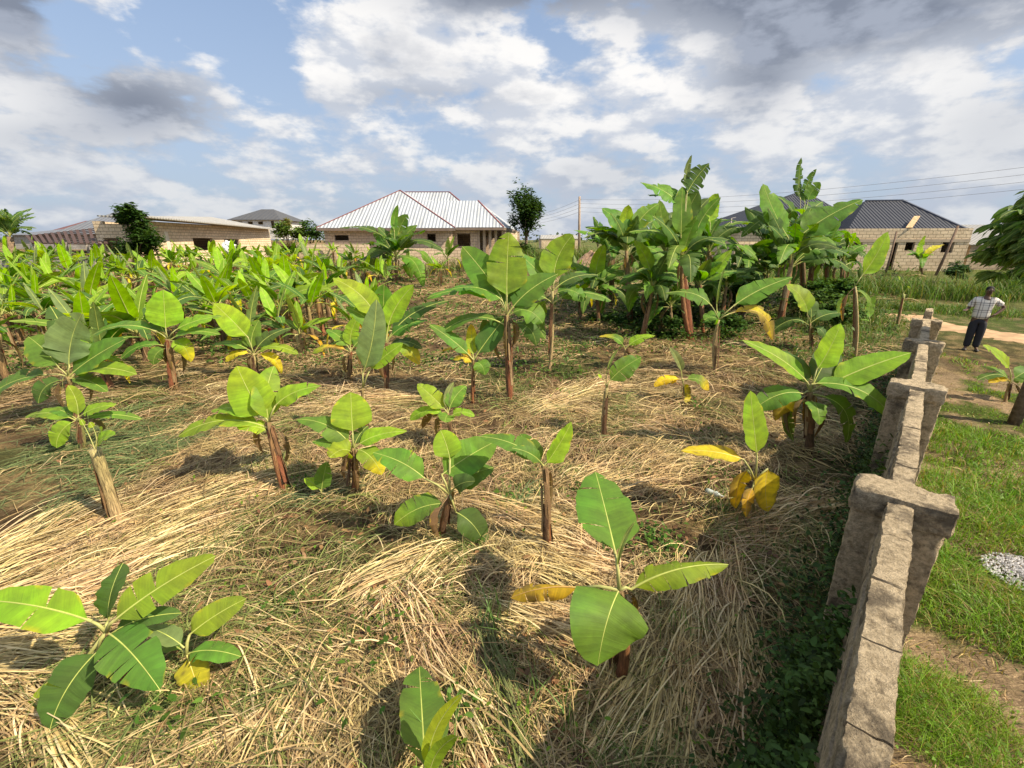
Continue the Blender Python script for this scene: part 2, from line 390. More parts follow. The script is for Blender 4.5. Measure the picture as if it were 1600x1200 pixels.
far = sst(16, 26, y+np.maximum(x, 0)*.5)[:, None]*sst(-2, 6, x)[:, None]
n3_ = sst(.5, .7, n2_); cgr = cgr*(1-far*.85)+(np.array((.09, .13, .03))*(1-n3_)+np.array((.2, .17, .08))*n3_)*far*.85
md = dist_to_line(x, y, trackxy)
mg = bigmesh('ground', np.stack([x, y, z], -1), Q, cgr)
def ground_mat():
    m, t, b = mat('field soil and litter'); tcn = t.new('ShaderNodeTexCoord'); o = tcn.outputs['Object']
    f = t.noise(o, 22, 6, .7); g = t.noise(o, 3, 5, .6)
    mp = t.new('ShaderNodeMapping'); mp.inputs['Scale'].default_value = (5, 60, 5); mp.inputs['Rotation'].default_value = (0, 0, .4); t.l.new(o, mp.inputs[0])
    st = t.noise(mp.outputs[0], 1.5, 4, .6, 1.5)
    v = t.math('MULTIPLY', t.rng(f, .25, .75, .55, 1.35), t.rng(g, .3, .7, .75, 1.2))
    v = t.math('MULTIPLY', v, t.rng(st, .35, .65, .75, 1.25))
    h = t.new('ShaderNodeHueSaturation'); t.l.new(attr(t), h.inputs['Color']); t.l.new(v, h.inputs['Value'])
    t.l.new(h.outputs[0], b.inputs['Base Color']); b.inputs['Roughness'].default_value = .95; b.inputs['Specular IOR Level'].default_value = .1
    bump(t, b, t.math('ADD', f, st), .05, 1); return m
mg.materials.append(ground_mat())
tag(link('ground', mg), kind='structure')

# sandy track
cl_ = []
for a, b in zip(trackxy[:-1], trackxy[1:]):
    for k in range(12): cl_.append((a[0]+(b[0]-a[0])*k/12, a[1]+(b[1]-a[1])*k/12))
V = []
for i, p in enumerate(cl_):
    a = np.array(cl_[max(i-1, 0)]); b = np.array(cl_[min(i+1, len(cl_)-1)]); t = (b-a)/np.linalg.norm(b-a); nn = np.array((-t[1], t[0]))
    wd = .95+.16*math.sin(i*.7)+.14*math.sin(i*1.9)
    for k in range(7):
        s_ = (k-3)/3*wd; V.append((p[0]+nn[0]*s_, p[1]+nn[1]*s_, tz(p[0]+nn[0]*s_, p[1]+nn[1]*s_)+.045-.03*abs(k-3)/3-(.0 if abs(k-3) < 3 else .05)))
Q = np.array([(i*7+k, i*7+k+1, (i+1)*7+k+1, (i+1)*7+k) for i in range(len(cl_)-1) for k in range(6)])
mt = bigmesh('sandy_track', np.array(V), Q, np.tile((.44, .295, .175), (len(V), 1)), mats=[colmat('pale sand', .95, 3, .22, .02, .1)])
tag(link('sandy_track', mt), kind='structure')

# ------------------------------------------------------------------ the old concrete wall
from mathutils import noise as mnoise
HW = 1.5                                           # drop from eye to the wall's top
def wpt(along, perp, z=0): return Vector((WD[0]*along+WN[0]*perp, WD[1]*along+WN[1]*perp, z))
def rough_block(mb, c0, a0, a1, p0, p1, z0, z1, res=.03, amp=.016, taper=0., sd=0):
    """a rough cast block along the wall axes, one displaced skin; taper narrows its foot"""
    na, npp, nz = [max(2, min(260, int(abs(q)/res))) for q in (a1-a0, p1-p0, z1-z0)]
    def face(fn, nu, nv):
        u, v = np.meshgrid(np.linspace(0, 1, nu+1), np.linspace(0, 1, nv+1)); u = u.ravel(); v = v.ravel()
        A, Pp, Zz = fn(u, v); V = []
        for a, p, z in zip(A, Pp, Zz):
            pa = a0+(a1-a0)*a; pz = z0+(z1-z0)*z; cp = (p0+p1)/2; hp = (p1-p0)/2*(1-taper*(1-z)); pp = cp+hp*(2*p-1)
            q = Vector((pa*1.0+sd, pp, pz))
            e1 = mnoise.noise_vector(q*3.1)*amp*.4+mnoise.noise_vector(q*12)*amp*.55+mnoise.noise_vector(q*34)*amp*.55
            edge = sum(1 for k_, L in ((a, a1-a0), (p, p1-p0), (z, z1-z0)) if min(k_, 1-k_)*L < .018)
            sh = 0.
            if edge >= 2: sh = .004+.022*max(0, mnoise.noise(q*9)-.1)
            ca, cpz, cz = (a0+a1)/2, cp, (z0+z1)/2
            pa2 = pa+e1.x-(sh if min(a, 1-a)*(a1-a0) < .018 else 0)*(1 if pa > ca else -1)
            pp2 = pp+e1.y-(sh if min(p, 1-p)*(p1-p0) < .018 else 0)*(1 if pp > cpz else -1)
            pz2 = pz+e1.z-(sh if min(z, 1-z)*(z1-z0) < .018 else 0)*(1 if pz > cz else -1)
            V.append(c0+Vector((WD[0]*pa2+WN[0]*pp2, WD[1]*pa2+WN[1]*pp2, pz2)))
        mb.add(V, [(j*(nu+1)+i, j*(nu+1)+i+1, (j+1)*(nu+1)+i+1, (j+1)*(nu+1)+i) for j in range(nv) for i in range(nu)])
    O = np.ones_like
    face(lambda u, v: (u, v, O(u)), na, npp)
    face(lambda u, v: (u, O(u), v), na, nz); face(lambda u, v: (u, 0*u, v), na, nz)
    face(lambda u, v: (0*u, u, v), npp, nz); face(lambda u, v: (O(u), u, v), npp, nz)
WP = .16                                           # perpendicular offset of the wall's middle line
wall_root = thing('boundary_wall', wpt(3.4, WP, -.05), 'unfinished rough concrete block wall with cross shaped piers running away along the field', 'wall')
piers = [3.42+k*3.06 for k in range(4)]
tops = [1.52, 1.50, 1.50, 1.46]
edges = [-1.6, *piers, piers[-1]+.75]
for i in range(5):
    mb = MB(); a0 = edges[i]+(.11 if i else 0); a1 = edges[i+1]-(.11 if i < 4 else 0); nb = max(1, round((a1-a0)/.46)); zt_ = (1.5, 1.47, 1.47, 1.46, 1.62)[i]
    for k in range(nb):                               # top course, block by block
        b0 = a0+(a1-a0)*k/nb; b1 = a0+(a1-a0)*(k+1)/nb
        rough_block(mb, Vector((0, 0, 0)), b0+.0015, b1-.0015, WP-.063+random.uniform(-.003, .003), WP+.063+random.uniform(-.003, .003), 1.26, zt_+random.uniform(-.005, .004), .022 if i < 2 else .035, .015, sd=i*7.3)
    for cz in range(5):                               # courses below, a little proud on the field side
        z1_ = 1.255-cz*.24; rough_block(mb, Vector((0, 0, 0)), a0+.004, a1-.004, WP-.078+.006*(cz % 2), WP+.056, z1_-.236, z1_, .045, .010, sd=i*7.3+3+cz)
    mb.obj('wall_panel', M_conc, wall_root)
for i, a in enumerate(piers):
    mb = MB()
    rough_block(mb, Vector((0, 0, 0)), a-.115, a+.115, WP-.225, WP+.225, -.3, tops[i]-.10, .03, .014, .10, sd=40+i*5)
    rough_block(mb, Vector((0, 0, 0)), a-.135, a+.13, WP-.24, WP+.24, tops[i]-.16, tops[i]+.01, .022, .02, 0, sd=60+i*5)
    mb.obj('pier', M_conc, wall_root)

# ------------------------------------------------------------------ ribbons: straw and grass
def strands(x, y, th, L, kap, z0, h, wd, col, nseg=5):
    n = len(x); t = np.linspace(0, 1, nseg+1)
    ang = th[:, None]+kap[:, None]*(t-.5); ds = (L/nseg)[:, None]
    cx = np.concatenate([np.zeros((n, 1)), np.cumsum(np.cos(ang[:, :-1])*ds, 1)], 1); cy = np.concatenate([np.zeros((n, 1)), np.cumsum(np.sin(ang[:, :-1])*ds, 1)], 1)
    X = x[:, None]+cx-cx.mean(1, keepdims=True); Y = y[:, None]+cy-cy.mean(1, keepdims=True)
    sk = rng.normal(0, .35, n)[:, None]
    Z = terrain(X, Y)+z0[:, None]+h[:, None]*(4*t*(1-t)*(1+sk*(t-.5)*2))+.004
    Z = np.maximum(Z, terrain(X, Y)+.006)
    W = wd[:, None]*np.minimum(1, np.minimum(t+.12, 1-t+.05)*4)*.5
    ro = rng.uniform(-.9, .9, n)[:, None]
    lx = -np.sin(ang)*np.cos(ro); ly = np.cos(ang)*np.cos(ro); lz = np.sin(ro)
    A = np.stack([X-lx*W, Y-ly*W, Z-lz*W], -1); B = np.stack([X+lx*W, Y+ly*W, Z+lz*W], -1)
    V = np.stack([A, B], 2).reshape(n, (nseg+1)*2, 3)
    m = (nseg+1)*2; k = np.arange(nseg)*2; q = np.stack([k, k+1, k+3, k+2], -1)
    Q = (np.arange(n)[:, None, None]*m+q[None]).reshape(-1, 4)
    C = np.repeat(col[:, None, :], m, 1).reshape(-1, 3)
    return V.reshape(-1, 3), Q, C
def blades(x, y, h, lean, th, wd, col, nseg=3, z0=0.):
    n = len(x); t = np.linspace(0, 1, nseg+1)
    r = lean[:, None]*h[:, None]*t**2; X = x[:, None]+np.cos(th)[:, None]*r; Y = y[:, None]+np.sin(th)[:, None]*r
    Z = (terrain(x, y)+z0)[:, None]+h[:, None]*(t-.45*np.clip(lean, 0, 1.6)[:, None]*t**2.2)-.01
    W = wd[:, None]*(1-t**1.6*.92)*.5; ph = rng.uniform(0, 2*np.pi, n)[:, None]
    ph = np.where(rng.random(n)[:, None] < .6, th[:, None]+np.pi/2+rng.normal(0, .5, n)[:, None], ph)
    V = np.stack([np.stack([X-np.cos(ph)*W, Y-np.sin(ph)*W, Z], -1), np.stack([X+np.cos(ph)*W, Y+np.sin(ph)*W, Z], -1)], 2).reshape(n, (nseg+1)*2, 3)
    m = (nseg+1)*2; k = np.arange(nseg)*2; q = np.stack([k, k+1, k+3, k+2], -1)
    Q = (np.arange(n)[:, None, None]*m+q[None]).reshape(-1, 4)
    return V.reshape(-1, 3), Q, np.repeat(col[:, None, :], m, 1).reshape(-1, 3)
def leaflets(x, y, z, size, col, flat=.5, asp=.55, hexa=True):
    """small leaf quads (diamond folded along the rib)"""
    n = len(x); th = rng.uniform(0, 2*np.pi, n); e = rng.normal(0, flat, n)
    d_ = np.stack([np.cos(th)*np.cos(e), np.sin(th)*np.cos(e), np.sin(e)], -1)
    l = np.stack([-np.sin(th), np.cos(th), rng.normal(0, .35, n)], -1); l /= np.linalg.norm(l, axis=1, keepdims=True)
    up = np.cross(d_, l); c = np.stack([x, y, z], -1); s_ = size[:, None]
    V = np.stack([c, c+d_*s_*.45+l*s_*asp*.5+up*s_*.08, c+d_*s_-up*s_*.1, c+d_*s_*.45-l*s_*asp*.5+up*s_*.08], 1)
    if hexa:
        V = np.stack([c, c+d_*s_*.26+l*s_*asp*.42+up*s_*.06, c+d_*s_*.62+l*s_*asp*.40+up*s_*.03, c+d_*s_-up*s_*.12, c+d_*s_*.62-l*s_*asp*.40+up*s_*.03, c+d_*s_*.26-l*s_*asp*.42+up*s_*.06], 1)
    k_ = 6 if hexa else 4; Q = np.arange(n*k_).reshape(-1, k_)
    return V.reshape(-1, 3), Q, np.repeat(col[:, None, :], k_, 1).reshape(-1, 3)
def merge(parts):
    o = 0; Vs, Qs, Cs = [], [], []
    for V, Q, C in parts: Vs.append(V); Qs.append(Q+o); Cs.append(C); o += len(V)
    return np.concatenate(Vs), np.concatenate(Qs), np.concatenate(Cs)
def stuff(name, parts, m, label, cat):
    V, Q, C = merge(parts); o = link(name, bigmesh(name, V, Q, C, mats=[m])); return tag(o, label, cat, kind='stuff')
tan = np.array([(.62, .47, .23), (.54, .39, .18), (.72, .57, .33), (.34, .23, .11), (.20, .13, .065), (.58, .44, .19), (.40, .275, .135)])
def straw_batch(nc, per, ylo, yhi, seed, sc=1.0):
    cy = np.exp(rng.uniform(np.log(ylo), np.log(yhi), nc)); cx = rng.uniform(-1.22, 1.18, nc)*cy+rng.normal(0, .4, nc)
    ok = (wperp(cx, cy) < .02) & (dist_to_line(cx, cy, trackxy) > 1.3); nz = fbm(cx, cy, .55, 21); ok &= (nz > .41) | (rng.random(nc) < .22)
    wallside = wperp(cx, cy) > -.45; ok &= ~wallside | (rng.random(nc) < .35)
    cx, cy = cx[ok], cy[ok]; k = len(cx)
    th0 = (vnoise(cx, cy, .38, 31)-.5)*5.5+rng.normal(0, .42, k)+.15
    sg = rng.uniform(.10, .30, k)*np.maximum(1, (cy/6)**.7); z0 = rng.uniform(0, .045, k); jit = np.where(rng.random(k) < .22, .2, rng.uniform(.5, 1.6, k))
    gcol = tan[rng.integers(0, len(tan), k)]; LL = rng.uniform(.2, .95, k)*sc
    i = np.repeat(np.arange(k), per); n = len(i)
    X_ = cx[i]+rng.normal(0, 1, n)*sg[i]; Y_ = cy[i]+rng.normal(0, 1, n)*sg[i]
    keep = (wperp(X_, Y_) < .0) & (Y_ > .6); i, X_, Y_ = i[keep], X_[keep], Y_[keep]; n = len(i)
    th = th0[i]+rng.normal(0, 1, n)*jit[i]; L = LL[i]*rng.uniform(.5, 1.2, n)
    col = gcol[i]*.55+tan[rng.integers(0, len(tan), n)]*.45; col = col*rng.uniform(.42, 1.15, n)[:, None]
    gl = (fbm(X_, Y_, .8, 45) > .62) & (rng.random(n) < .45) | (rng.random(n) < .03); col[gl] = np.array((.17, .20, .055))*rng.uniform(.6, 1.3, gl.sum())[:, None]
    hay = np.hypot(X_-GRN.x, (Y_-GRN.y)*.8) < 1.75+.5*np.sin(7*X_); hb = hay & (rng.random(n) < .8); col[hb] = np.array((.135, .18, .065))*rng.uniform(.6, 1.25, hb.sum())[:, None]
    rise = rng.gamma(1.4, .018, n)*np.maximum(1, L/.5)
    return strands(X_, Y_, th, L, rng.normal(0, .6, n), z0[i]+rng.uniform(0, .03, n), rise, (.003+.007*rng.random(n)**1.8)*np.maximum(1, (Y_/5))**.7, col, 5 if yhi < 9 else 4)
GRN = gnd(55, 725)
def swath(p0, p1, width, n, L=.9, z=.06, colr=None, jit=.10):
    n = int(n*.8); z *= .55; jit *= 1.5; width *= 1.1
    a = gnd(*p0); b = gnd(*p1); e = (b-a); Ln = math.hypot(e.x, e.y); th = math.atan2(e.y, e.x); t = rng.uniform(0, 1, n); s_ = rng.normal(0, width/2, n)
    X_ = a.x+e.x*t-math.sin(th)*s_; Y_ = a.y+e.y*t+math.cos(th)*s_
    col = (tan[rng.integers(0, 3, n)] if colr is None else np.tile(colr, (n, 1)))*rng.uniform(.7, 1.15, n)[:, None]
    return strands(X_, Y_, th+rng.normal(0, jit, n)+.25*s_/max(width, .1), L*rng.uniform(.5, 1.1, n), rng.normal(0, .35, n), np.abs(rng.normal(0, z, n))*np.exp(-(s_/width)**2), rng.gamma(1.5, .02, n), rng.uniform(.005, .012, n), col)
sw = [swath((20, 960), (330, 830), .55, 1500, 1.0), swath((-20, 1010), (150, 985), .5, 800, .9), swath((250, 810), (440, 740), .5, 900, .9), swath((0, 880), (180, 800), .5, 700, .9),
      swath((1085, 900), (1030, 1190), .22, 900, .9, .09), swath((1140, 880), (1150, 1190), .22, 500, .8, .08), swath((760, 800), (900, 850), .5, 900, .9), swath((830, 870), (950, 900), .3, 400, .8),
      swath((620, 920), (770, 1190), .3, 420, .8), swath((430, 1190), (480, 1060), .25, 260, .7), swath((1000, 1180), (1120, 1010), .3, 350, .9), swath((300, 1190), (420, 1130), .2, 160, .6), swath((690, 860), (560, 930), .25, 350, .8), swath((930, 1180), (1010, 1040), .2, 350, .7), swath((780, 960), (900, 1000), .25, 300, .8),
      swath((840, 640), (960, 600), .5, 900, 1.0), swath((1050, 690), (900, 640), .5, 500, .9), swath((480, 640), (650, 620), .8, 700, 1.0), swath((900, 770), (1060, 700), .6, 700, 1.0),
      swath((1150, 830), (1330, 790), .35, 600, .8), swath((40, 1100), (140, 1190), .15, 200, .6), swath((380, 1010), (560, 1080), .3, 350, .7),
      swath((800, 800), (840, 760), .25, 160, .6, .05, (.12, .17, .07)), swath((760, 1000), (820, 1190), .12, 200, .6, .07, (.17, .19, .07)), swath((430, 790), (560, 770), .2, 140, .6, .04, (.12, .16, .07))]
stuff('dry_straw', [straw_batch(2100, 32, 1.35, 7.5, 1, .85), straw_batch(2100, 30, 5.5, 30, 2, 1.25)]+sw, M_straw, 'cut dry straw and grass strewn over the whole field', 'straw')

# low leafy weeds in the field
wp = [((600, 1010), .3, 120), ((430, 960), .3, 90), ((820, 600), .6, 260), ((880, 590), .5, 160), ((1010, 850), .35, 220), ((810, 780), .25, 110), ((280, 1130), .2, 130), ((710, 1110), .18, 90), ((1130, 740), .3, 60), ((1040, 850), .2, 100),
      ((1000, 740), .3, 70), ((470, 760), .25, 120), ((1090, 640), .5, 120), ((1120, 690), .5, 130), ((900, 770), .2, 80), ((640, 560), 1.0, 200), ((1010, 520), 1.2, 500), ((880, 540), 1, 300), ((60, 560), 1, 200), ((550, 1080), .3, 60)]
pp = []
for (p, sg, n) in wp:
    c = gnd(*p); X_ = c.x+rng.normal(0, sg*.6, n); Y_ = c.y+rng.normal(0, sg*.6, n)
    pp.append(leaflets(X_, Y_, terrain(X_, Y_)+rng.gamma(2, .035, n), rng.uniform(.03, .075, n)*max(1, c.y/6)**.6, np.array((.07, .14, .02))*rng.uniform(.5, 1.6, n)[:, None]))
n = 5200; al = rng.uniform(.6, 14, n)**1.0; al = np.exp(rng.uniform(math.log(.8), math.log(14), n)); pe = WP-.13-rng.gamma(1.6, .12, n); X_ = WD[0]*al+WN[0]*pe; Y_ = WD[1]*al+WN[1]*pe
pp.append(leaflets(X_, Y_, terrain(X_, Y_)+rng.uniform(.0, .42, n)*np.exp(-(np.abs(pe-WP)-.1)*1.8), rng.uniform(.03, .07, n)*np.maximum(1, al/5)**.5, np.array((.045, .085, .022))*rng.uniform(.4, 1.7, n)[:, None]))
n = 6500; Y_ = np.exp(rng.uniform(math.log(1.5), math.log(20), n)); X_ = rng.uniform(-1.1, .9, n)*Y_; k = (wperp(X_, Y_) < -.2) & (fbm(X_, Y_, 1.3, 9) > .52); X_, Y_ = X_[k], Y_[k]; n = len(X_)
pp.append(leaflets(X_, Y_, terrain(X_, Y_)+rng.gamma(2, .03, n), rng.uniform(.02, .05, n)*np.maximum(1, Y_/4)**.7, np.array((.11, .19, .02))*rng.uniform(.5, 1.5, n)[:, None]))
n = 30000; Y_ = np.exp(rng.uniform(math.log(10), math.log(38), n)); X_ = rng.uniform(-1.2, .95, n)*Y_; k = (wperp(X_, Y_) < -.3) & ((fbm(X_, Y_, .5, 9) > .46) | (X_ > .2*Y_) & (Y_ > 13)); X_, Y_ = X_[k], Y_[k]; n = len(X_)
pp.append(leaflets(X_, Y_, terrain(X_, Y_)+rng.gamma(2, .09, n), rng.uniform(.06, .13, n)*np.maximum(1, Y_/12)**.8, np.array((.075, .14, .025))*rng.uniform(.45, 1.5, n)[:, None]))
n = 9000; al = rng.uniform(.3, 3.3, n); al = np.where(rng.random(n) < .3, rng.uniform(3.5, 9, n), al); pe = WP-.09-np.abs(rng.normal(0, .13, n)); X_ = WD[0]*al+WN[0]*pe; Y_ = WD[1]*al+WN[1]*pe
top_ = .82+.22*np.sin(al*5)+.14*np.sin(al*13+1)
pp.append(leaflets(X_, Y_, terrain(X_, Y_)+rng.uniform(.05, 1, n)**.8*top_*np.exp(-(np.abs(pe-WP)-.09)*2.2), rng.uniform(.022, .062, n)*rng.choice([1, 1, 1, 1.5], n), np.array((.06, .11, .025))*rng.uniform(.35, 1.7, n)[:, None], .6))
stuff('leafy_weeds', pp, M_foliage, 'low green broadleaf weeds growing between the straw and along the wall foot', 'weeds')

n = 3800; Y_ = np.exp(rng.uniform(math.log(1.5), math.log(20), n)); X_ = rng.uniform(-1.15, .95, n)*Y_; k = wperp(X_, Y_) < -.05; X_, Y_ = X_[k], Y_[k]; n = len(X_)
stuff('dead_leaf_litter', [leaflets(X_, Y_, terrain(X_, Y_)+rng.uniform(.015, .08, n), rng.uniform(.03, .11, n)*np.maximum(1, Y_/6)**.5, np.array((.24, .13, .06))*rng.uniform(.3, 1.5, n)[:, None], .35, .5)], M_straw, 'shrivelled brown leaf scraps scattered through the straw', 'leaf litter')

# standing blades scattered in the field
n = 8500; Y_ = np.exp(rng.uniform(math.log(1.5), math.log(22), n)); X_ = rng.uniform(-1.15, .95, n)*Y_; k = (wperp(X_, Y_) < -.1) & (fbm(X_, Y_, .8, 45) > .47); X_, Y_ = X_[k], Y_[k]; n = len(X_)
g1 = blades(X_, Y_, rng.uniform(.08, .30, n), rng.uniform(.2, 1.3, n), rng.uniform(0, 6.28, n), rng.uniform(.004, .009, n)*np.maximum(1, Y_/6)**.7, np.array((.13, .19, .04))*rng.uniform(.5, 1.5, n)[:, None])
pf = []
for (p, sg, n, h) in (((770, 980), .12, 40, .4), ((825, 1130), .06, 14, .45), ((880, 1140), .05, 8, .4), ((1060, 1000), .15, 40, .35), ((800, 790), .2, 90, .28), ((1290, 560), .5, 200, .5), ((1140, 800), .15, 60, .25), ((700, 1190), .05, 10, .5), ((1330, 540), .5, 260, .8), ((1300, 520), .7, 300, .8)):
    c = gnd(*p); X_ = c.x+rng.normal(0, sg, n); Y_ = c.y+rng.normal(0, sg, n)
    pf.append(blades(X_, Y_, h*rng.uniform(.5, 1.1, n), rng.uniform(.1, .9, n), rng.uniform(0, 6.28, n), rng.uniform(.008, .016, n), np.array((.11, .19, .05))*rng.uniform(.6, 1.4, n)[:, None], 4))
stuff('field_grass', [g1]+pf, M_grass, 'thin green grass blades standing up through the straw of the field', 'grass')

# lawn to the right of the wall: short turf, longer clumps, bare patches
n = 135000; al = np.exp(rng.uniform(math.log(.9), math.log(17), n)); pe = WP+.09+rng.uniform(0, 1, n)**1.1*(.9+al*.75); X_ = WD[0]*al+WN[0]*pe; Y_ = WD[1]*al+WN[1]*pe
nz = fbm(X_, Y_, .9, 9); tuft = fbm(X_, Y_, .75, 77)
cl = [gnd(1530, 700), gnd(1555, 820), gnd(1530, 930), gnd(1450, 1110), gnd(1490, 760), gnd(1590, 770), gnd(1570, 970)]; lg = np.zeros(n)
for c, rr in zip(cl, (.8, .8, .5, .45, .45, .55, .5)): lg = np.maximum(lg, np.exp(-((X_-c.x)**2+(Y_-c.y)**2)/rr**2))
k = ((nz < .50) | (rng.random(n) < .10) | (lg > .35)) & (dist_to_line(X_, Y_, trackxy) > .95) & (np.hypot(X_-gnd(1600, 905).x, Y_-gnd(1600, 905).y) > .32)
X_, Y_, lg, tuft, nz = X_[k], Y_[k], lg[k], tuft[k], nz[k]; n = len(X_)
hh = rng.uniform(.03, .085, n)*(1+.8*(tuft > .52))+lg*rng.uniform(.08, .26, n)
cc_ = np.array((.15, .29, .022))*rng.uniform(.55, 1.35, n)[:, None]*(1-.0*lg)[:, None]; yl = rng.random(n) < .16+.5*(nz > .5)*(lg < .3); cc_[yl] = np.array((.36, .28, .10))*rng.uniform(.6, 1.2, yl.sum())[:, None]
lw = blades(X_, Y_, hh, rng.uniform(.2, 1.4, n), rng.uniform(0, 6.28, n), rng.uniform(.003, .006, n)*np.maximum(1, np.hypot(X_, Y_)/3.2)**.9, cc_)
n = 1500; i = rng.integers(0, len(cl), n); cx = np.array([c.x for c in cl])[i]; cy = np.array([c.y for c in cl])[i]; X_ = cx+rng.normal(0, .35, n); Y_ = cy+rng.normal(0, .35, n); k = wperp(X_, Y_) > .3; X_, Y_ = X_[k], Y_[k]; n = len(X_)
lf = leaflets(X_, Y_, terrain(X_, Y_)+rng.uniform(.02, .12, n), rng.uniform(.02, .045, n), np.array((.12, .22, .03))*rng.uniform(.6, 1.4, n)[:, None], hexa=False)
n = 2200; al = np.exp(rng.uniform(math.log(1), math.log(12), n)); pe = WP+.12+rng.uniform(0, 1, n)*(.8+al*.6); X_ = WD[0]*al+WN[0]*pe; Y_ = WD[1]*al+WN[1]*pe
ds = strands(X_, Y_, rng.uniform(0, 6.28, n), rng.uniform(.05, .3, n), rng.normal(0, .6, n), np.full(n, .005), rng.gamma(1.2, .008, n), rng.uniform(.003, .006, n)*np.maximum(1, al/4), tan[rng.integers(0, 5, n)], 3)
stuff('lawn_grass', [lw, lf, ds], M_grass, 'patchy bright green grass with bare dirt on the right side of the wall', 'grass')

# pale gravel at the right edge
c = gnd(1608, 905); ng = 1500; V0 = np.array([(1, 0, 0), (-1, 0, 0), (0, 1, 0), (0, -1, 0), (0, 0, 1), (0, 0, -1)], float); Tq = np.array([(0, 2, 4), (2, 1, 4), (1, 3, 4), (3, 0, 4), (2, 0, 5), (1, 2, 5), (3, 1, 5), (0, 3, 5)])
rr = rng.uniform(0, 1, ng)**.6*.31; aa = rng.uniform(0, 6.28, ng); gx = c.x+rr*np.cos(aa); gy = c.y+rr*np.sin(aa)*1.1; gs = rng.uniform(.006, .014, ng)
V = V0[None]*gs[:, None, None]*rng.uniform(.6, 1.3, (ng, 6, 1))+np.stack([gx, gy, terrain(gx, gy)+.03+.05*(1-rr/.4)], -1)[:, None]
o = link('gravel_heap', bigmesh('gravel_heap', V.reshape(-1, 3), (np.arange(ng)[:, None, None]*6+Tq[None]).reshape(-1, 3), np.repeat(np.array((.58, .57, .57))*rng.uniform(.55, 1.3, ng)[:, None], 6, 0), mats=[M_plain], smooth=False)); tag(o, 'small heap of pale grey gravel on the grass at the right edge', 'gravel', kind='stuff')

# tall wild grass beyond the track and along the far side of the field
def tall(cs, h0, sgx, sgy, n, cols):
    out = []
    for (x_, y_) in cs:
        X_ = x_+rng.normal(0, sgx, n); Y_ = y_+rng.normal(0, sgy, n); k = dist_to_line(X_, Y_, trackxy) > 1.25; X_, Y_ = X_[k], Y_[k]; m = len(X_)
        col = np.array(cols)[rng.integers(0, len(cols), m)]*rng.uniform(.55, 1.35, m)[:, None]
        out.append(blades(X_, Y_, h0*rng.uniform(.45, 1.15, m), rng.uniform(.1, 1.0, m), rng.uniform(0, 6.28, m), rng.uniform(.014, .03, m)*max(1, y_/15)**.8, col, 4))
    return out
G = [(.075, .15, .025), (.11, .20, .03), (.05, .11, .02), (.20, .19, .07), (.13, .22, .04)]
Gd = [(.26, .20, .10), (.12, .15, .04), (.09, .12, .035), (.2, .17, .08)]
tl = []
for px in range(1330, 1650, 16):
    g = gnd(px, 455+ (px-1330)*.045+random.uniform(-3, 6)); tl += tall([(g.x, g.y)], random.uniform(.9, 1.5), .5, .7, 130, G)
for px in range(1340, 1600, 22):
    g = gnd(px, 478+(px-1340)*.06); tl += tall([(g.x, g.y)], .35, .6, .5, 190, G)
for px in range(1240, 1420, 14):
    g = gnd(px, 500+random.uniform(-12, 16)); tl += tall([(g.x, g.y)], random.uniform(.4, .8), .5, .5, 100, G)
for px in range(400, 1000, 14):
    g = gnd(px, 414+random.uniform(-3, 12)); tl += tall([(g.x, g.y)], random.uniform(.6, 1.3), .7, 1.0, 90, Gd if random.random() < .6 else G)
for px in range(640, 720, 12): g = gnd(px, 408); tl += tall([(g.x, g.y)], 2.0, .35, .4, 80, [(.07, .12, .06), (.09, .15, .06)])
for px in range(820, 930, 10): g = gnd(px, 408); tl += tall([(g.x, g.y)], 1.7, .6, .8, 90, G)
for px in range(1100, 1340, 14): g = gnd(px, 440+random.uniform(-8, 10)); tl += tall([(g.x, g.y)], 1.0, .6, .8, 90, G)
stuff('wild_grass', tl, M_grass, 'tall wild grass beyond the sandy track and along the far edge of the field', 'grass')
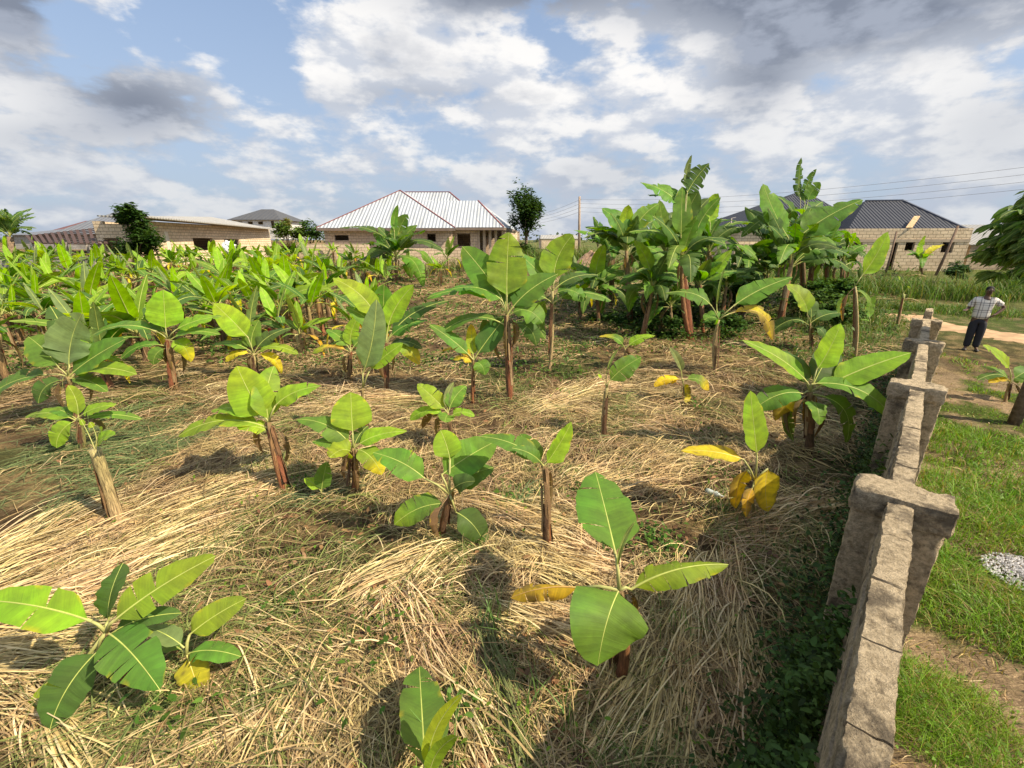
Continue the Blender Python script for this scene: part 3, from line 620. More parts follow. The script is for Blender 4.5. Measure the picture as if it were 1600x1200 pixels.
# ------------------------------------------------------------------ banana plants
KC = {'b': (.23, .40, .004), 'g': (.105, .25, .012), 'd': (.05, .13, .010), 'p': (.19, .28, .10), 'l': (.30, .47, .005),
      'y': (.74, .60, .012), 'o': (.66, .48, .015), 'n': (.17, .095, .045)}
BROWN = np.array((.13, .07, .03))
def leaf_geom(mb, S0, T, W, kind='g', arch=.12, pf=.14, fold=.3, roll=0., tears=0, rip=.05, facing=(.25, -1, .25), archv=None, rp=.011, nt=14, tipc=None, ragged=0., seed=None, curl=0., droop=.35):
    """one banana leaf: stalk, midrib and a blade of torn or whole strips, from S0 to T"""
    rs = random.Random(seed if seed is not None else random.random())
    S0 = Vector(S0); T = Vector(T); ch = T-S0; L = ch.length; cu = ch.normalized(); Z = Vector((0, 0, 1)); Fv = Vector(facing).normalized()
    av = Vector(archv) if archv is not None else (Z-cu*cu.z)
    if archv is None and abs(cu.z) > .8: av = (av*1.0+Fv*(-.35)); av -= cu*av.dot(cu)
    if av.length > 1e-5: av.normalize()
    C = S0*.55+T*.45+av*(arch*2*L)
    N = nt+4; ts = [i/N for i in range(N+1)]
    def bez(t): return S0*(1-t)**2+C*(2*t*(1-t))+T*t*t
    def frame(t):
        g = ((C-S0)*(1-t)+(T-C)*t).normalized(); tzz = abs(g.z)
        n = Z*(1-tzz**1.5)+Fv*(tzz**1.2+.18); n -= g*n.dot(g); n.normalize()
        if roll: n = Matrix.Rotation(roll+curl*(t-.3), 3, g) @ n
        return g, g.cross(n).normalized(), n
    base = np.array(KC[kind]); base = base*np.array([rs.uniform(.88, 1.12) for _ in range(3)])
    ribc = np.array({'y': (.62, .46, .12), 'o': (.5, .3, .1), 'n': (.2, .12, .06)}.get(kind, (.38, .43, .10)))
    stc = np.array({'n': (.2, .12, .06), 'd': (.26, .26, .09)}.get(kind, (.40, .38, .14)))
    pts = [bez(t)-frame(t)[2]*(rp*.55*(1-t)) for t in ts]
    mb.tube(pts, [max(.0022, rp*(1.25-.95*t**.6)) for t in ts], 6, [stc*(1-min(1, t/(pf+.1)))+ribc*min(1, t/(pf+.1)) for t in ts], 1, cap=False)
    def wprof(u): return max(.012, min(1, (u/.2+.02))**.6*(max(0, 1-max(0, (u-.36)/.64)**2.1))**.64)
    ph = rs.uniform(0, 6); kf = rs.uniform(2.5, 5)
    edgebad = {'y': .55, 'o': .9, 'n': .3}.get(kind, ragged)
    for sg in (1, -1):
        cuts = sorted(rs.uniform(.12, .96) for _ in range(tears)) if tears else []
        cuts = [0]+[c for i, c in enumerate(cuts) if i == 0 or c-cuts[i-1] > .025]+[1]
        for ci in range(len(cuts)-1):
            ua, ub = cuts[ci], cuts[ci+1]; torn = len(cuts) > 2
            m = max(2, int(round((ub-ua)*nt))); ns = 4
            bs = .75 if (kind == 'o' and rs.random() < .4) or (kind == 'y' and rs.random() < .12) else 0
            dd = rs.uniform(-.15, .75)*(droop if torn else 0); gap = (rs.uniform(.0, .16) if torn else 0)
            short = rs.uniform(.86, 1.0) if torn else 1
            V, U, Cc = [], [], []
            for i in range(m+1):
                for j in range(ns+1):
                    s_ = j/ns; um = (ua+ub)/2; u = um+(ua+(ub-ua)*i/m-um)*(1-gap*s_)
                    us = min(1, u+.045*s_*(1-u)); t = pf+(1-pf)*us; g, l, n = frame(t)
                    fo = fold*(1-.9*us)-dd*s_*1.0-.25*s_*droop
                    ww = W/2*wprof(u)*s_*short
                    if tears and j == ns: ww *= rs.uniform(.95, 1.02)
                    r_ = rip*W*s_*s_*(math.sin(u*kf*6.28+ph+sg)+.5*math.sin(u*kf*14+ph*2))*.5
                    p = bez(t)+l*(sg*ww*math.cos(fo))+n*(ww*math.sin(fo)+r_)
                    V.append(p); U.append((.5+.5*sg*s_, u))
                    c = base*1.0; f2 = bs*min(1, .35+s_); c = c*(1-f2)+BROWN*f2
                    if tipc is not None: f = max(0, min(1, (u-.45)/.5)); c = c*(1-f)+np.array(KC[tipc])*f
                    if edgebad and (s_ > .85 and rs.random() < edgebad or (edgebad > .5 and rs.random() < edgebad*.25*s_)): c = c*.35+BROWN*.65 if edgebad > .4 else c*.5+np.array(KC['y'])*.5
                    Cc.append(c)
            q = [(i*(ns+1)+j, (i+1)*(ns+1)+j, (i+1)*(ns+1)+j+1, i*(ns+1)+j+1) for i in range(m) for j in range(ns)]
            if sg < 0: q = [f[::-1] for f in q]
            mb.add(V, q, U, Cc, 0)
LM = [M_leaf, M_petiole]
def stem_geom(mb, B, C, r0, r1, kind='brown', n=11):
    B = Vector(B); C = Vector(C); ln = (C-B).length; k = Vector((random.uniform(-.05, .05), random.uniform(-.05, .05), 0))*ln
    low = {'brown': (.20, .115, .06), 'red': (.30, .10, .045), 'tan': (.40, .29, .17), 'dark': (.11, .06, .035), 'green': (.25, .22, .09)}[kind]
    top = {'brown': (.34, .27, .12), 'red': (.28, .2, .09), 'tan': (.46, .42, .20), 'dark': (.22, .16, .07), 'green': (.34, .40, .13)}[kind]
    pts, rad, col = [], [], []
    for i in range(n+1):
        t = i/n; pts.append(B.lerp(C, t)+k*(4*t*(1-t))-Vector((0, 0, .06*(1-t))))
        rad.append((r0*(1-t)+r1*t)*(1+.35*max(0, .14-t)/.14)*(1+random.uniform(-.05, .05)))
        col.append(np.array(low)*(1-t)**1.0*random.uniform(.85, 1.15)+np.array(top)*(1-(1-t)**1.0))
    mb.tube(pts, rad, 10, col, 0, rough=.16)
def sheath_geom(mb, B, C, r0, n):
    """dry split sheaths clinging to the stem and curling off it"""
    B = Vector(B); C = Vector(C); ax = (C-B); L = ax.length
    for i in range(n):
        a = random.uniform(0, 6.28); o = Vector((math.cos(a), math.sin(a), 0)); t1 = random.uniform(.45, 1.0); t0 = max(.02, t1-random.uniform(.3, .8)); wv = random.uniform(.45, .9)*r0
        out = random.choice([.1, .2, .5, .9])*random.random()*r0
        tl = Vector((-o.y, o.x, 0)); V, U, Cc = [], [], []
        c0 = np.array(random.choice([(.22, .12, .06), (.30, .20, .11), (.14, .08, .045), (.36, .27, .16), (.27, .10, .05)]))
        for k in range(7):
            t = t1+(t0-t1)*k/6; p = B+ax*t+o*(r0*(1.08-.25*t)+.004+out*((k/6)**2)+random.uniform(0, .01)); w_ = wv*(1-.5*abs(k/6-.4))
            for j in (-1, 0, 1): V.append(p+tl*(w_*j)-o*(abs(j)*w_*.35)); U.append((j*.2, t*L)); Cc.append(c0*random.uniform(.8, 1.2))
        mb.add(V, [(k*3+j, k*3+j+1, (k+1)*3+j+1, (k+1)*3+j) for k in range(6) for j in range(2)], U, Cc, 0)

UNITS = {}
def plant(label, base, crown, leaves, r=.055, r1=None, dead=1, stem='brown', sheath=5, cdy=0., name='banana_plant', group='banana plants in the field', cat='banana plant'):
    B = gnd(*base); C = P(crown[0], crown[1], B.y+cdy)
    if C.z < B.z+.12: C = Vector((C.x, C.y, B.z+.12))
    root = thing(name, B, label, cat, group); r *= .85
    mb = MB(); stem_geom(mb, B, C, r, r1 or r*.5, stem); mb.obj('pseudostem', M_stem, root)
    if sheath:
        mb = MB(); sheath_geom(mb, B, C, r, int(sheath*1.4)+1); mb.obj('dry_sheath', M_stem, root)
    for lf in leaves:
        tx, ty, dy, wp, kind = lf[:5]; o = dict(lf[5]) if len(lf) > 5 else {}
        T = P(tx, ty, C.y+dy); dm = depth((C+T)/2); W = wp*dm/F*1.08
        h = Vector((T.x-C.x, T.y-C.y, 0)); h = h.normalized()*min(.03, h.length) if h.length > .01 else h
        st = C+h*r*10*.5
        if T.z < C.z+.15 and C.z-B.z > .35: st = st+(B-C)*random.uniform(.02, .16)
        if 's' in o: sx, sy, sdy = o.pop('s'); st = P(sx, sy, C.y+sdy)
        if T.z < tz(T.x, T.y)+.03: T.z = tz(T.x, T.y)+.03
        L = (T-st).length
        o.setdefault('rp', max(.006, min(.02, .012*L)))
        if kind in 'ynod' and 'tears' not in o: o['tears'] = 3
        if 'tears' not in o and kind in 'gb': o['tears'] = random.choice([0, 1, 2, 3]); o.setdefault('droop', .22); o.setdefault('ragged', .11)
        mb = MB(); leaf_geom(mb, st, T, W, kind, **o)
        # stalk part that runs down into the sheath
        if (st-C).length > .06: mb.tube([C, C.lerp(st, .5)+Vector((0, 0, .02)), st], [.014, .011, .009], 6, (.36, .36, .13), 1)
        lo = mb.obj('leaf', LM, root)
        if kind in 'yo': lo['label'] = 'yellow withering leaf'
    for k in range(dead):
        a = random.uniform(0, 6.28); ln = random.uniform(.45, .85)*min(1.1, (C.z-B.z)); T = C+Vector((math.cos(a)*.16, math.sin(a)*.16, -ln)); mb = MB()
        leaf_geom(mb, C+Vector((0, 0, -.02)), T, .10+.05*random.random(), 'n', arch=.25, pf=.25, fold=-.6, tears=4, roll=random.uniform(-1, 1), archv=(math.cos(a), math.sin(a), .4), rp=.006, nt=9, droop=.9)
        mb.obj('dead_leaf', LM, root)
    return root
n_ = lambda **k: k
D = dict
# ---- nearest plants
plant('low broad leaved banana sucker in the near left corner', (196, 1080), (166, 988), [
    (-40, 938, .05, 62, 'b', D(s=(143, 971, .0), pf=.02, arch=.06, roll=-.35)), (192, 880, .30, 62, 'd', D(s=(169, 970, .05), pf=.02, fold=.35, tears=0, facing=(-.6, -.8, .4))), (338, 868, .25, 58, 'b', D(s=(178, 970, 0), pf=.02, arch=.04, roll=.15)),
    (250, 1078, -.26, 70, 'g', D(s=(170, 990, -.02), pf=.02, arch=.12, tears=3, droop=.25, ragged=.1)), (78, 1140, -.30, 66, 'd', D(s=(152, 1018, -.03), pf=.02, arch=.1, tears=1)), (45, 1122, -.15, 40, 'l', D(s=(110, 1070, -.05), pf=.02, arch=.05)), (284, 958, .15, 34, 'd', D(pf=.12, tears=0))], r=.03, stem='red', dead=0, sheath=2)
plant('small banana sucker with one yellow leaf beside the low sucker in the near left corner', (302, 1062), (291, 1022), [
    (385, 935, .22, 38, 'b', D(s=(296, 992, .05), pf=.03, arch=.05, roll=.3)), (210, 976, .05, 34, 'p', D(s=(288, 1012, 0), pf=.06, roll=.8)), (376, 1026, .0, 42, 'g', D(pf=.08, tears=2, roll=-.3)), (317, 1101, -.12, 46, 'y', D(pf=.1, arch=.12, tears=1, ragged=.2)), (250, 1010, .2, 25, 'g')], r=.02, stem='red', dead=0, sheath=1)
plant('upright single banana leaf cut off by the bottom edge of the photo', (672, 1290), (668, 1235), [
    (655, 1042, .72, 74, 'g', D(s=(665, 1205, .02), pf=.02, arch=.04, fold=.45, roll=.25)), (722, 1085, .1, 26, 'l', D(pf=.2)), (715, 1150, .0, 26, 'l', D(pf=.2))], r=.025, stem='green', dead=0, sheath=0)
plant('banana plant with a huge round leaf bent towards the camera and a torn yellow leaf', (966, 1062), (968, 922), [
    (930, 737, .85, 92, 'g', D(s=(962, 866, .10), pf=.02, arch=.02, fold=.3, tears=2, droop=.18)), (934, 1040, -.30, 112, 'g', D(s=(967, 922, 0), pf=.02, arch=.22, fold=.05, rip=.03, tears=0)),
    (1138, 882, .12, 52, 'l', D(s=(986, 921, .02), pf=.02, arch=.10, fold=-.5, tears=6, droop=.6, ragged=.25)), (798, 934, .16, 42, 'o', D(s=(905, 918, .1), pf=.02, arch=.08, fold=-.7, tears=6, droop=.6)), (992, 815, .1, 9, 'p', D(pf=.3, fold=1.2, rip=0))], r=.05, r1=.024, stem='red', dead=2, sheath=4)
plant('five leaf banana sucker low in the straw, centre of the near field', (690, 842), (702, 772), [
    (583, 707, .12, 46, 'g', D(s=(664, 748, .03), pf=.02, arch=.08)), (688, 672, .22, 40, 'b', D(s=(703, 718, .1), pf=.04, arch=.04)), (777, 688, .30, 54, 'g', D(s=(690, 742, .05), pf=.03, arch=.03, roll=.2)), (772, 730, .2, 40, 'd', D(pf=.2, tears=0)),
    (742, 752, -.12, 30, 'd', D(pf=.3, tears=0)), (616, 820, -.10, 46, 'g', D(s=(694, 787, 0), pf=.03, arch=.12, tipc='b')), (757, 852, -.14, 42, 'd', D(s=(712, 800, -.03), pf=.03, arch=.14, tears=1))], r=.045, stem='red', dead=2)
plant('slim banana plant with a thin reddish stem and three narrow raised leaves', (856, 858), (850, 728), [
    (748, 682, .15, 36, 'g', D(arch=.12, pf=.1)), (812, 678, .32, 28, 'g', D(arch=.03, roll=-.4)), (893, 660, .15, 40, 'b', D(pf=.06, fold=.5, arch=-.03, roll=.6)), (800, 700, -.1, 22, 'g', D(arch=.1))], r=.045, stem='red', dead=1, sheath=7)
plant('stocky banana plant with one lime leaf standing straight up, left of centre', (553, 772), (552, 700), [
    (548, 613, .25, 56, 'b', D(s=(551, 676, .02), pf=.03, arch=.02, fold=.2)), (636, 674, .1, 30, 'b', D(arch=.10, pf=.12)), (463, 655, .1, 38, 'g', D(arch=.16, pf=.1)), (488, 690, -.05, 34, 'g', D(arch=.1)), (515, 715, -.3, 42, 'b', D(arch=.2)), (597, 742, -.22, 36, 'b', D(arch=.2, tipc='y', tears=2)), (575, 665, .25, 22, 'd')], r=.06, stem='red', dead=3, sheath=7)
plant('lone narrow banana leaf sprouting low beside a stocky plant', (503, 782), (502, 768), [(511, 722, .05, 26, 'g', D(arch=.03, pf=.06)), (475, 748, .05, 16, 'l')], r=.015, stem='green', dead=0, sheath=0, name='banana_sucker', cat='banana sucker')
plant('banana plant with a peeling brown stem and two broad lime leaves raised, left middle', (447, 768), (420, 660), [
    (370, 572, .12, 58, 'l', D(s=(412, 652, 0), pf=.03, arch=-.02, fold=.2)), (428, 572, .40, 42, 'b', D(pf=.05, fold=.35, roll=.4)), (502, 603, .15, 38, 'b', D(s=(430, 634, .02), pf=.03, arch=.1)), (330, 642, .1, 34, 'b', D(s=(405, 652, 0), pf=.06, arch=.12)), (278, 682, -.05, 40, 'b', D(arch=.14, pf=.1)), (370, 668, -.1, 26, 'b')], r=.055, stem='red', dead=2, sheath=10, cdy=.1)
plant('leaning bare banana stem with only cut leaf stalks on top, left side', (186, 820), (148, 702), [
    (126, 655, .1, 7, 'l', D(pf=.8, arch=.02)), (168, 672, .05, 8, 'p', D(pf=.8)), (140, 660, .1, 8, 'l', D(pf=.8)), (178, 680, -.05, 30, 'b', D(pf=.3)), (160, 668, .0, 8, 'l', D(pf=.85))], r=.07, r1=.055, stem='tan', dead=0, sheath=2)
plant('small spreading banana plant just behind the leaning bare stem', (128, 705), (122, 652), [
    (40, 651, .05, 26, 'b', D(arch=.12)), (182, 632, .1, 28, 'b', D(arch=.08)), (106, 602, .2, 22, 'b', D(pf=.05)), (222, 655, .3, 20, 'g'), (88, 700, -.2, 30, 'b', D(arch=.15)), (70, 640, .2, 20, 'g')], r=.03, stem='green', dead=1)
plant('big banana plant with greyish half folded upright leaf, far left', (118, 668), (106, 588), [
    (128, 490, .15, 62, 'p', D(s=(108, 575, 0), pf=.05, fold=.5, tears=2, droop=.2)), (44, 526, .1, 52, 'g', D(s=(92, 575, 0), pf=.06, arch=.08)), (196, 530, .2, 50, 'g', D(pf=.08, arch=.03)), (-25, 625, -.1, 46, 'g', D(s=(74, 585, 0), pf=.04, arch=.08)), (214, 585, .05, 36, 'b', D(arch=.14, pf=.12)), (168, 612, -.1, 26, 'g'), (78, 478, .5, 36, 'd', D(roll=.5)), (60, 630, -.2, 30, 'd', D(arch=.2))], r=.07, stem='brown', dead=3)
plant('banana plant with a broad glowing lime leaf standing straight up, left field', (272, 612), (262, 530), [
    (255, 453, .15, 48, 'l', D(s=(259, 515, 0), pf=.03, arch=.0, fold=.15)), (140, 527, .1, 30, 'g', D(s=(245, 518, 0), pf=.04, arch=.12)), (348, 494, .25, 36, 'b', D(s=(275, 515, 0), pf=.03, arch=.06)), (345, 523, 0, 26, 'g', D(arch=.12)), (298, 566, -.1, 26, 'b', D(arch=.28, tipc='y', tears=2)), (190, 560, -.1, 26, 'g', D(arch=.15)), (225, 480, .4, 24, 'd'), (240, 570, -.2, 24, 'g', D(arch=.2))], r=.08, stem='brown', dead=4, sheath=8)
plant('banana plant with a long lime blade tilting up to the left above pale stalks', (400, 592), (396, 552), [
    (334, 474, .1, 36, 'l', D(s=(388, 528, 0), pf=.04, arch=.02)), (466, 553, 0, 24, 'b', D(arch=.2)), (405, 500, .3, 26, 'g'), (455, 512, .4, 26, 'd'), (330, 540, .1, 22, 'g', D(arch=.15)), (352, 565, -.1, 18, 'y', D(arch=.2)), (440, 585, -.1, 16, 'y', D(arch=.3))], r=.06, stem='tan', dead=2)
plant('banana plant with one long pale curved leaf held up like a sail', (575, 685), (567, 606), [
    (588, 468, .1, 38, 'p', D(s=(567, 582, 0), pf=.05, arch=-.07, fold=.25, roll=-.2)), (630, 536, .1, 28, 'b', D(s=(578, 578, 0), pf=.03, arch=.03))], r=.035, stem='brown', dead=0, sheath=3)
plant('bushy banana plant with many lime leaves fanned from pale stalks, middle of the field', (604, 612), (603, 535), [
    (520, 435, .1, 34, 'l', D(s=(590, 500, 0), pf=.06)), (600, 445, .2, 42, 'g', D(pf=.25)), (647, 445, .2, 30, 'l', D(pf=.25)), (540, 480, 0, 30, 'g'), (668, 500, .1, 28, 'g', D(arch=.12, pf=.2)), (660, 545, -.1, 24, 'd', D(arch=.2)), (655, 570, -.2, 26, 'b', D(arch=.25, tipc='y')), (570, 470, .3, 24, 'b'), (700, 470, .4, 26, 'd'), (560, 520, -.2, 26, 'd', D(arch=.2))], r=.06, stem='red', dead=2)
plant('yellow fringed hanging leaf on a low banana plant, middle left', (545, 590), (548, 548), [(488, 552, -.05, 20, 'o', D(arch=.18, tipc='b')), (510, 515, .3, 24, 'g'), (590, 520, .3, 26, 'g'), (560, 495, .2, 22, 'b')], r=.05, dead=2)
plant('tall banana plant with a great upright lime leaf and thick peeling stem, centre', (797, 626), (792, 492), [
    (795, 363, .2, 66, 'b', D(s=(792, 464, 0), pf=.02, arch=.02, fold=.35)), (722, 385, .25, 46, 'g', D(s=(782, 462, .02), pf=.03, arch=.02, roll=-.3)), (667, 466, .05, 34, 'g', D(s=(780, 468, 0), pf=.04, arch=.12, tears=3)), (706, 452, -.1, 44, 'g', D(s=(785, 470, 0), pf=.03, arch=.14)), (872, 428, .2, 44, 'g', D(pf=.15, arch=.08)), (848, 505, -.1, 50, 'g', D(arch=.28, tears=3)), (690, 520, -.05, 26, 'g', D(arch=.18)), (838, 540, .0, 30, 'd', D(arch=.3)), (760, 540, .2, 24, 'd', D(arch=.3)), (818, 400, .5, 40, 'd')], r=.07, stem='brown', dead=4, sheath=10)
plant('straight thin stemmed banana plant with a feathered arching leaf, right of centre', (858, 582), (863, 455), [
    (896, 366, .2, 50, 'b', D(s=(866, 440, 0), pf=.03, fold=.4, roll=-.3)), (812, 398, .2, 30, 'g', D(arch=.05)), (800, 470, 0, 36, 'g', D(arch=.18, tears=8, droop=.5)), (955, 470, .1, 34, 'g', D(arch=.16, tears=7, droop=.5)), (915, 470, -.1, 34, 'g', D(arch=.25, tears=5)), (852, 530, -.1, 28, 'g', D(arch=.35, tears=3)), (935, 430, .4, 26, 'd')], r=.045, r1=.035, stem='tan', dead=0, sheath=3)
plant('small banana plant with a yellow curled leaf on each low side, near centre', (739, 630), (740, 562), [
    (671, 507, .1, 24, 'g', D(arch=.04)), (736, 506, .15, 18, 'l', D(tipc='o')), (792, 493, .3, 32, 'd', D(arch=.02, tears=0)), (757, 586, -.15, 28, 'g', D(arch=.3)), (690, 548, .2, 16, 'y', D(arch=.3)), (708, 562, 0, 20, 'y', D(arch=.3, tears=4))], r=.035, stem='red', dead=0, sheath=3)
plant('five leaf banana sucker with one yellow and one pale folded leaf, centre middle', (707, 706), (700, 645), [
    (652, 600, .15, 30, 'b', D(arch=.03)), (709, 597, .2, 12, 'p', D(fold=.9)), (728, 603, .25, 28, 'g'), (640, 656, 0, 22, 'b', D(arch=.2)), (695, 660, -.25, 28, 'g', D(arch=.25)), (742, 650, .1, 20, 'b', D(arch=.2)), (660, 670, .1, 14, 'n', D(arch=.3))], r=.035, stem='brown', dead=1)
plant('bare pale banana stem with a single folded leaf leaning right', (943, 685), (948, 606), [
    (1002, 558, .1, 34, 'g', D(s=(952, 596, 0), pf=.03, fold=.5, arch=.06, roll=.3)), (966, 545, .1, 5, 'p', D(fold=1.2, pf=.4)), (934, 585, .0, 5, 'l', D(pf=.7))], r=.035, r1=.028, stem='tan', dead=0, sheath=5)
plant('tiny yellowing banana sucker with a pale cut upright leaf', (1068, 632), (1066, 592), [
    (1046, 543, .1, 14, 'p', D(fold=.8, pf=.2)), (1022, 604, 0, 18, 'y', D(arch=.18)), (1107, 610, 0, 22, 'g', D(arch=.22, tipc='o')), (1071, 642, -.1, 16, 'y', D(arch=.3)), (1050, 600, .1, 12, 'o', D(arch=.3))], r=.02, stem='green', dead=0, sheath=1)
plant('low banana sucker with two drooping leaves, one orange tipped, on the dry mound', (976, 566), (977, 545), [(936, 526, .1, 16, 'g', D(arch=.2, tipc='o')), (1024, 524, .1, 18, 'b', D(arch=.12)), (990, 550, -.1, 22, 'n', D(arch=.3))], r=.03, stem='tan', dead=1, sheath=1)
plant('thin banana plant with a bare spike, wide drooping leaves and one ochre leaf', (1119, 585), (1123, 500), [
    (1040, 458, .1, 38, 'g', D(s=(1112, 478, 0), pf=.03, arch=.14, tears=6, droop=.4, tipc='g')), (1238, 433, .15, 36, 'g', D(s=(1146, 478, 0), pf=.03, arch=.05)), (1207, 532, 0, 30, 'o', D(s=(1140, 490, 0), pf=.05, arch=.28, tears=6)), (1133, 418, .05, 5, 'p', D(fold=1.3, pf=.3)), (1100, 500, -.1, 30, 'g', D(arch=.3))], r=.04, r1=.028, stem='tan', dead=0, sheath=3)
plant('sickly banana sucker with a bright yellow leaf held out sideways', (1180, 806), (1180, 752), [
    (1172, 610, .15, 40, 'b', D(s=(1183, 712, 0), pf=.03, arch=.0, fold=.3)), (1064, 704, .05, 32, 'y', D(s=(1162, 718, 0), pf=.03, arch=.06, fold=.2, tears=0, ragged=.15)), (1200, 800, -.12, 44, 'y', D(s=(1200, 732, 0), pf=.02, arch=.06, tears=0, ragged=.3)), (1150, 795, .0, 34, 'o', D(s=(1168, 734, 0), pf=.02, arch=.1, tears=1)), (1166, 808, -.25, 22, 'o', D(s=(1176, 762, -.1), pf=.02, arch=.1))], r=.02, stem='green', dead=0, sheath=2)
plant('large spreading banana plant with glossy lime leaves beside the concrete wall', (1266, 706), (1266, 612), [
    (1314, 505, .1, 42, 'l', D(s=(1276, 578, 0), pf=.03, arch=-.03)), (1424, 551, .0, 42, 'b', D(s=(1296, 600, 0), pf=.03, arch=.03, fold=.2)), (1160, 532, .1, 34, 'b', D(s=(1262, 598, 0), pf=.04, arch=.06)), (1398, 656, -.35, 48, 'g', D(s=(1268, 600, -.02), pf=.03, arch=.16)), (1178, 640, -.1, 42, 'g', D(s=(1255, 615, 0), pf=.04, arch=.14, tears=1)), (1280, 664, -.35, 34, 'g', D(arch=.2)), (1322, 692, -.2, 34, 'd', D(arch=.25)), (1308, 545, .45, 40, 'd', D(tears=0)), (1205, 545, .4, 34, 'd', D(tears=0)), (1212, 658, .05, 28, 'o', D(arch=.25)), (1240, 690, .1, 26, 'd', D(arch=.3))], r=.075, stem='dark', dead=5, sheath=6)
plant('young banana plant with a shiny leaf raised left, behind the spreading plant by the wall', (1270, 548), (1266, 505), [(1228, 445, .1, 34, 'b', D(s=(1262, 492, 0), pf=.05)), (1322, 490, .1, 24, 'd', D(arch=.12, tears=0)), (1250, 450, .4, 26, 'd'), (1290, 530, -.2, 20, 'd', D(arch=.2)), (1205, 520, 0, 26, 'd', D(arch=.25))], r=.05, stem='brown', dead=1)
plant('thin tall banana plant with one lime paddle leaf near the far end of the wall', (1336, 560), (1336, 448), [(1388, 362, .1, 32, 'b', D(s=(1346, 432, 0), pf=.04, fold=.3, arch=-.03)), (1310, 490, 0, 14, 'g', D(arch=.2)), (1362, 478, .1, 16, 'g', D(arch=.1)), (1326, 420, .1, 6, 'p', D(pf=.5))], r=.045, r1=.03, stem='tan', dead=1, sheath=6)
plant('bare forked banana stem with cut stalks by the far end of the wall', (1400, 515), (1412, 460), [(1421, 418, 0, 5, 'p', D(pf=.8)), (1404, 432, 0, 5, 'l', D(pf=.8)), (1422, 448, 0, 5, 'l', D(pf=.8))], r=.05, r1=.045, stem='green', dead=0, sheath=3)
plant('single upright green banana shoot in the grass before the far wall end', (1358, 522), (1360, 500), [(1368, 462, .1, 18, 'g', D(pf=.1)), (1345, 500, 0, 10, 'g')], r=.03, stem='green', dead=0, sheath=0, name='banana_sucker', cat='banana sucker')
plant('small banana plant growing on the grass at the right edge of the photo', (1572, 626), (1579, 596), [
    (1536, 539, .1, 24, 'b', D(s=(1578, 578, 0), pf=.05, arch=.06)), (1527, 594, -.1, 20, 'd', D(arch=.18)), (1545, 598, -.15, 18, 'y', D(arch=.15)), (1625, 575, .1, 24, 'g', D(arch=.1)), (1612, 600, -.2, 22, 'g', D(arch=.2)), (1530, 572, .2, 14, 'g')], r=.035, stem='tan', dead=1, sheath=4, group='banana plants on the lawn')

# ---- the tall grove, right of centre
grove = 'tall plantains of the dense grove'
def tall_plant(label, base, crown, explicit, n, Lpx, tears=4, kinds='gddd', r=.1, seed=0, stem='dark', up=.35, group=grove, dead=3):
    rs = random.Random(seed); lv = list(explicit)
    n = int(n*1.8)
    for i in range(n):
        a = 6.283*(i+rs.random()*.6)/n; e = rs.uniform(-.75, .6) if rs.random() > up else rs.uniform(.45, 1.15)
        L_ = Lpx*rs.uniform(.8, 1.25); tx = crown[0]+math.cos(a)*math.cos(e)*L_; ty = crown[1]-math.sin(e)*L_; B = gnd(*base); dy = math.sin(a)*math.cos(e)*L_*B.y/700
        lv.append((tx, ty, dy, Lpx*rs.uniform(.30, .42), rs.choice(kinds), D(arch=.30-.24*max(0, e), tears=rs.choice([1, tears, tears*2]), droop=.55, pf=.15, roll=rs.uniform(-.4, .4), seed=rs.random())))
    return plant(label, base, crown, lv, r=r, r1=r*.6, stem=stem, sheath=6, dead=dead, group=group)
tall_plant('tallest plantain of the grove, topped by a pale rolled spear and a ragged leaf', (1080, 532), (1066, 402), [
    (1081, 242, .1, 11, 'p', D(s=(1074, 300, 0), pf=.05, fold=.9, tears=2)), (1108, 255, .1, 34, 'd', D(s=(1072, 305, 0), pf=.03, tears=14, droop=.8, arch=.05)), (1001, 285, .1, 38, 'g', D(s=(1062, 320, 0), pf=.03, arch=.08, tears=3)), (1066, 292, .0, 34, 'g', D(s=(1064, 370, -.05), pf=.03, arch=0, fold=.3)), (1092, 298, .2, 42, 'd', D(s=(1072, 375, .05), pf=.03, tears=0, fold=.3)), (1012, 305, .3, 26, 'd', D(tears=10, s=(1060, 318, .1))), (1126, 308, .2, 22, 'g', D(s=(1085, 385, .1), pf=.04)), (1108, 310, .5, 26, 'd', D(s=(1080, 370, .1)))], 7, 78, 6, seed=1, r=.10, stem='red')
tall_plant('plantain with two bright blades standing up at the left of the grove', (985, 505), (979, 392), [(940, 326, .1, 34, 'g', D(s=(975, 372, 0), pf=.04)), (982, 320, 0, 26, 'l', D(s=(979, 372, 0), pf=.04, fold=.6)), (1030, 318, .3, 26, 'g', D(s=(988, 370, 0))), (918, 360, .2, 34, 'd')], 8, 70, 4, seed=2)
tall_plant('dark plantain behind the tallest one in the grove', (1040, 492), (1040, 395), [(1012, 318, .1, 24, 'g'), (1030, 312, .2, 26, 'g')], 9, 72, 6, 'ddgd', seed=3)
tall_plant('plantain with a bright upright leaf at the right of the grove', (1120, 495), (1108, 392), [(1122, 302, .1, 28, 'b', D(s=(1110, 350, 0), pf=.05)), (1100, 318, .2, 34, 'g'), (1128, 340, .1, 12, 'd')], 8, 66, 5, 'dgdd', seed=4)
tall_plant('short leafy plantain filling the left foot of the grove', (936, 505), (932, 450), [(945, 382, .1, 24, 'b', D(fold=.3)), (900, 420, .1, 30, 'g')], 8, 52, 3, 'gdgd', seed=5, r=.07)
tall_plant('plantain with a bright leaf tilted left before the dark centre of the grove', (1003, 530), (1020, 448), [(990, 376, .0, 24, 'l', D(s=(1016, 425, 0), pf=.04)), (970, 450, .1, 24, 'g'), (1060, 440, .1, 30, 'd'), (1000, 405, .3, 30, 'd')], 8, 56, 3, 'ggdd', seed=6, r=.08)
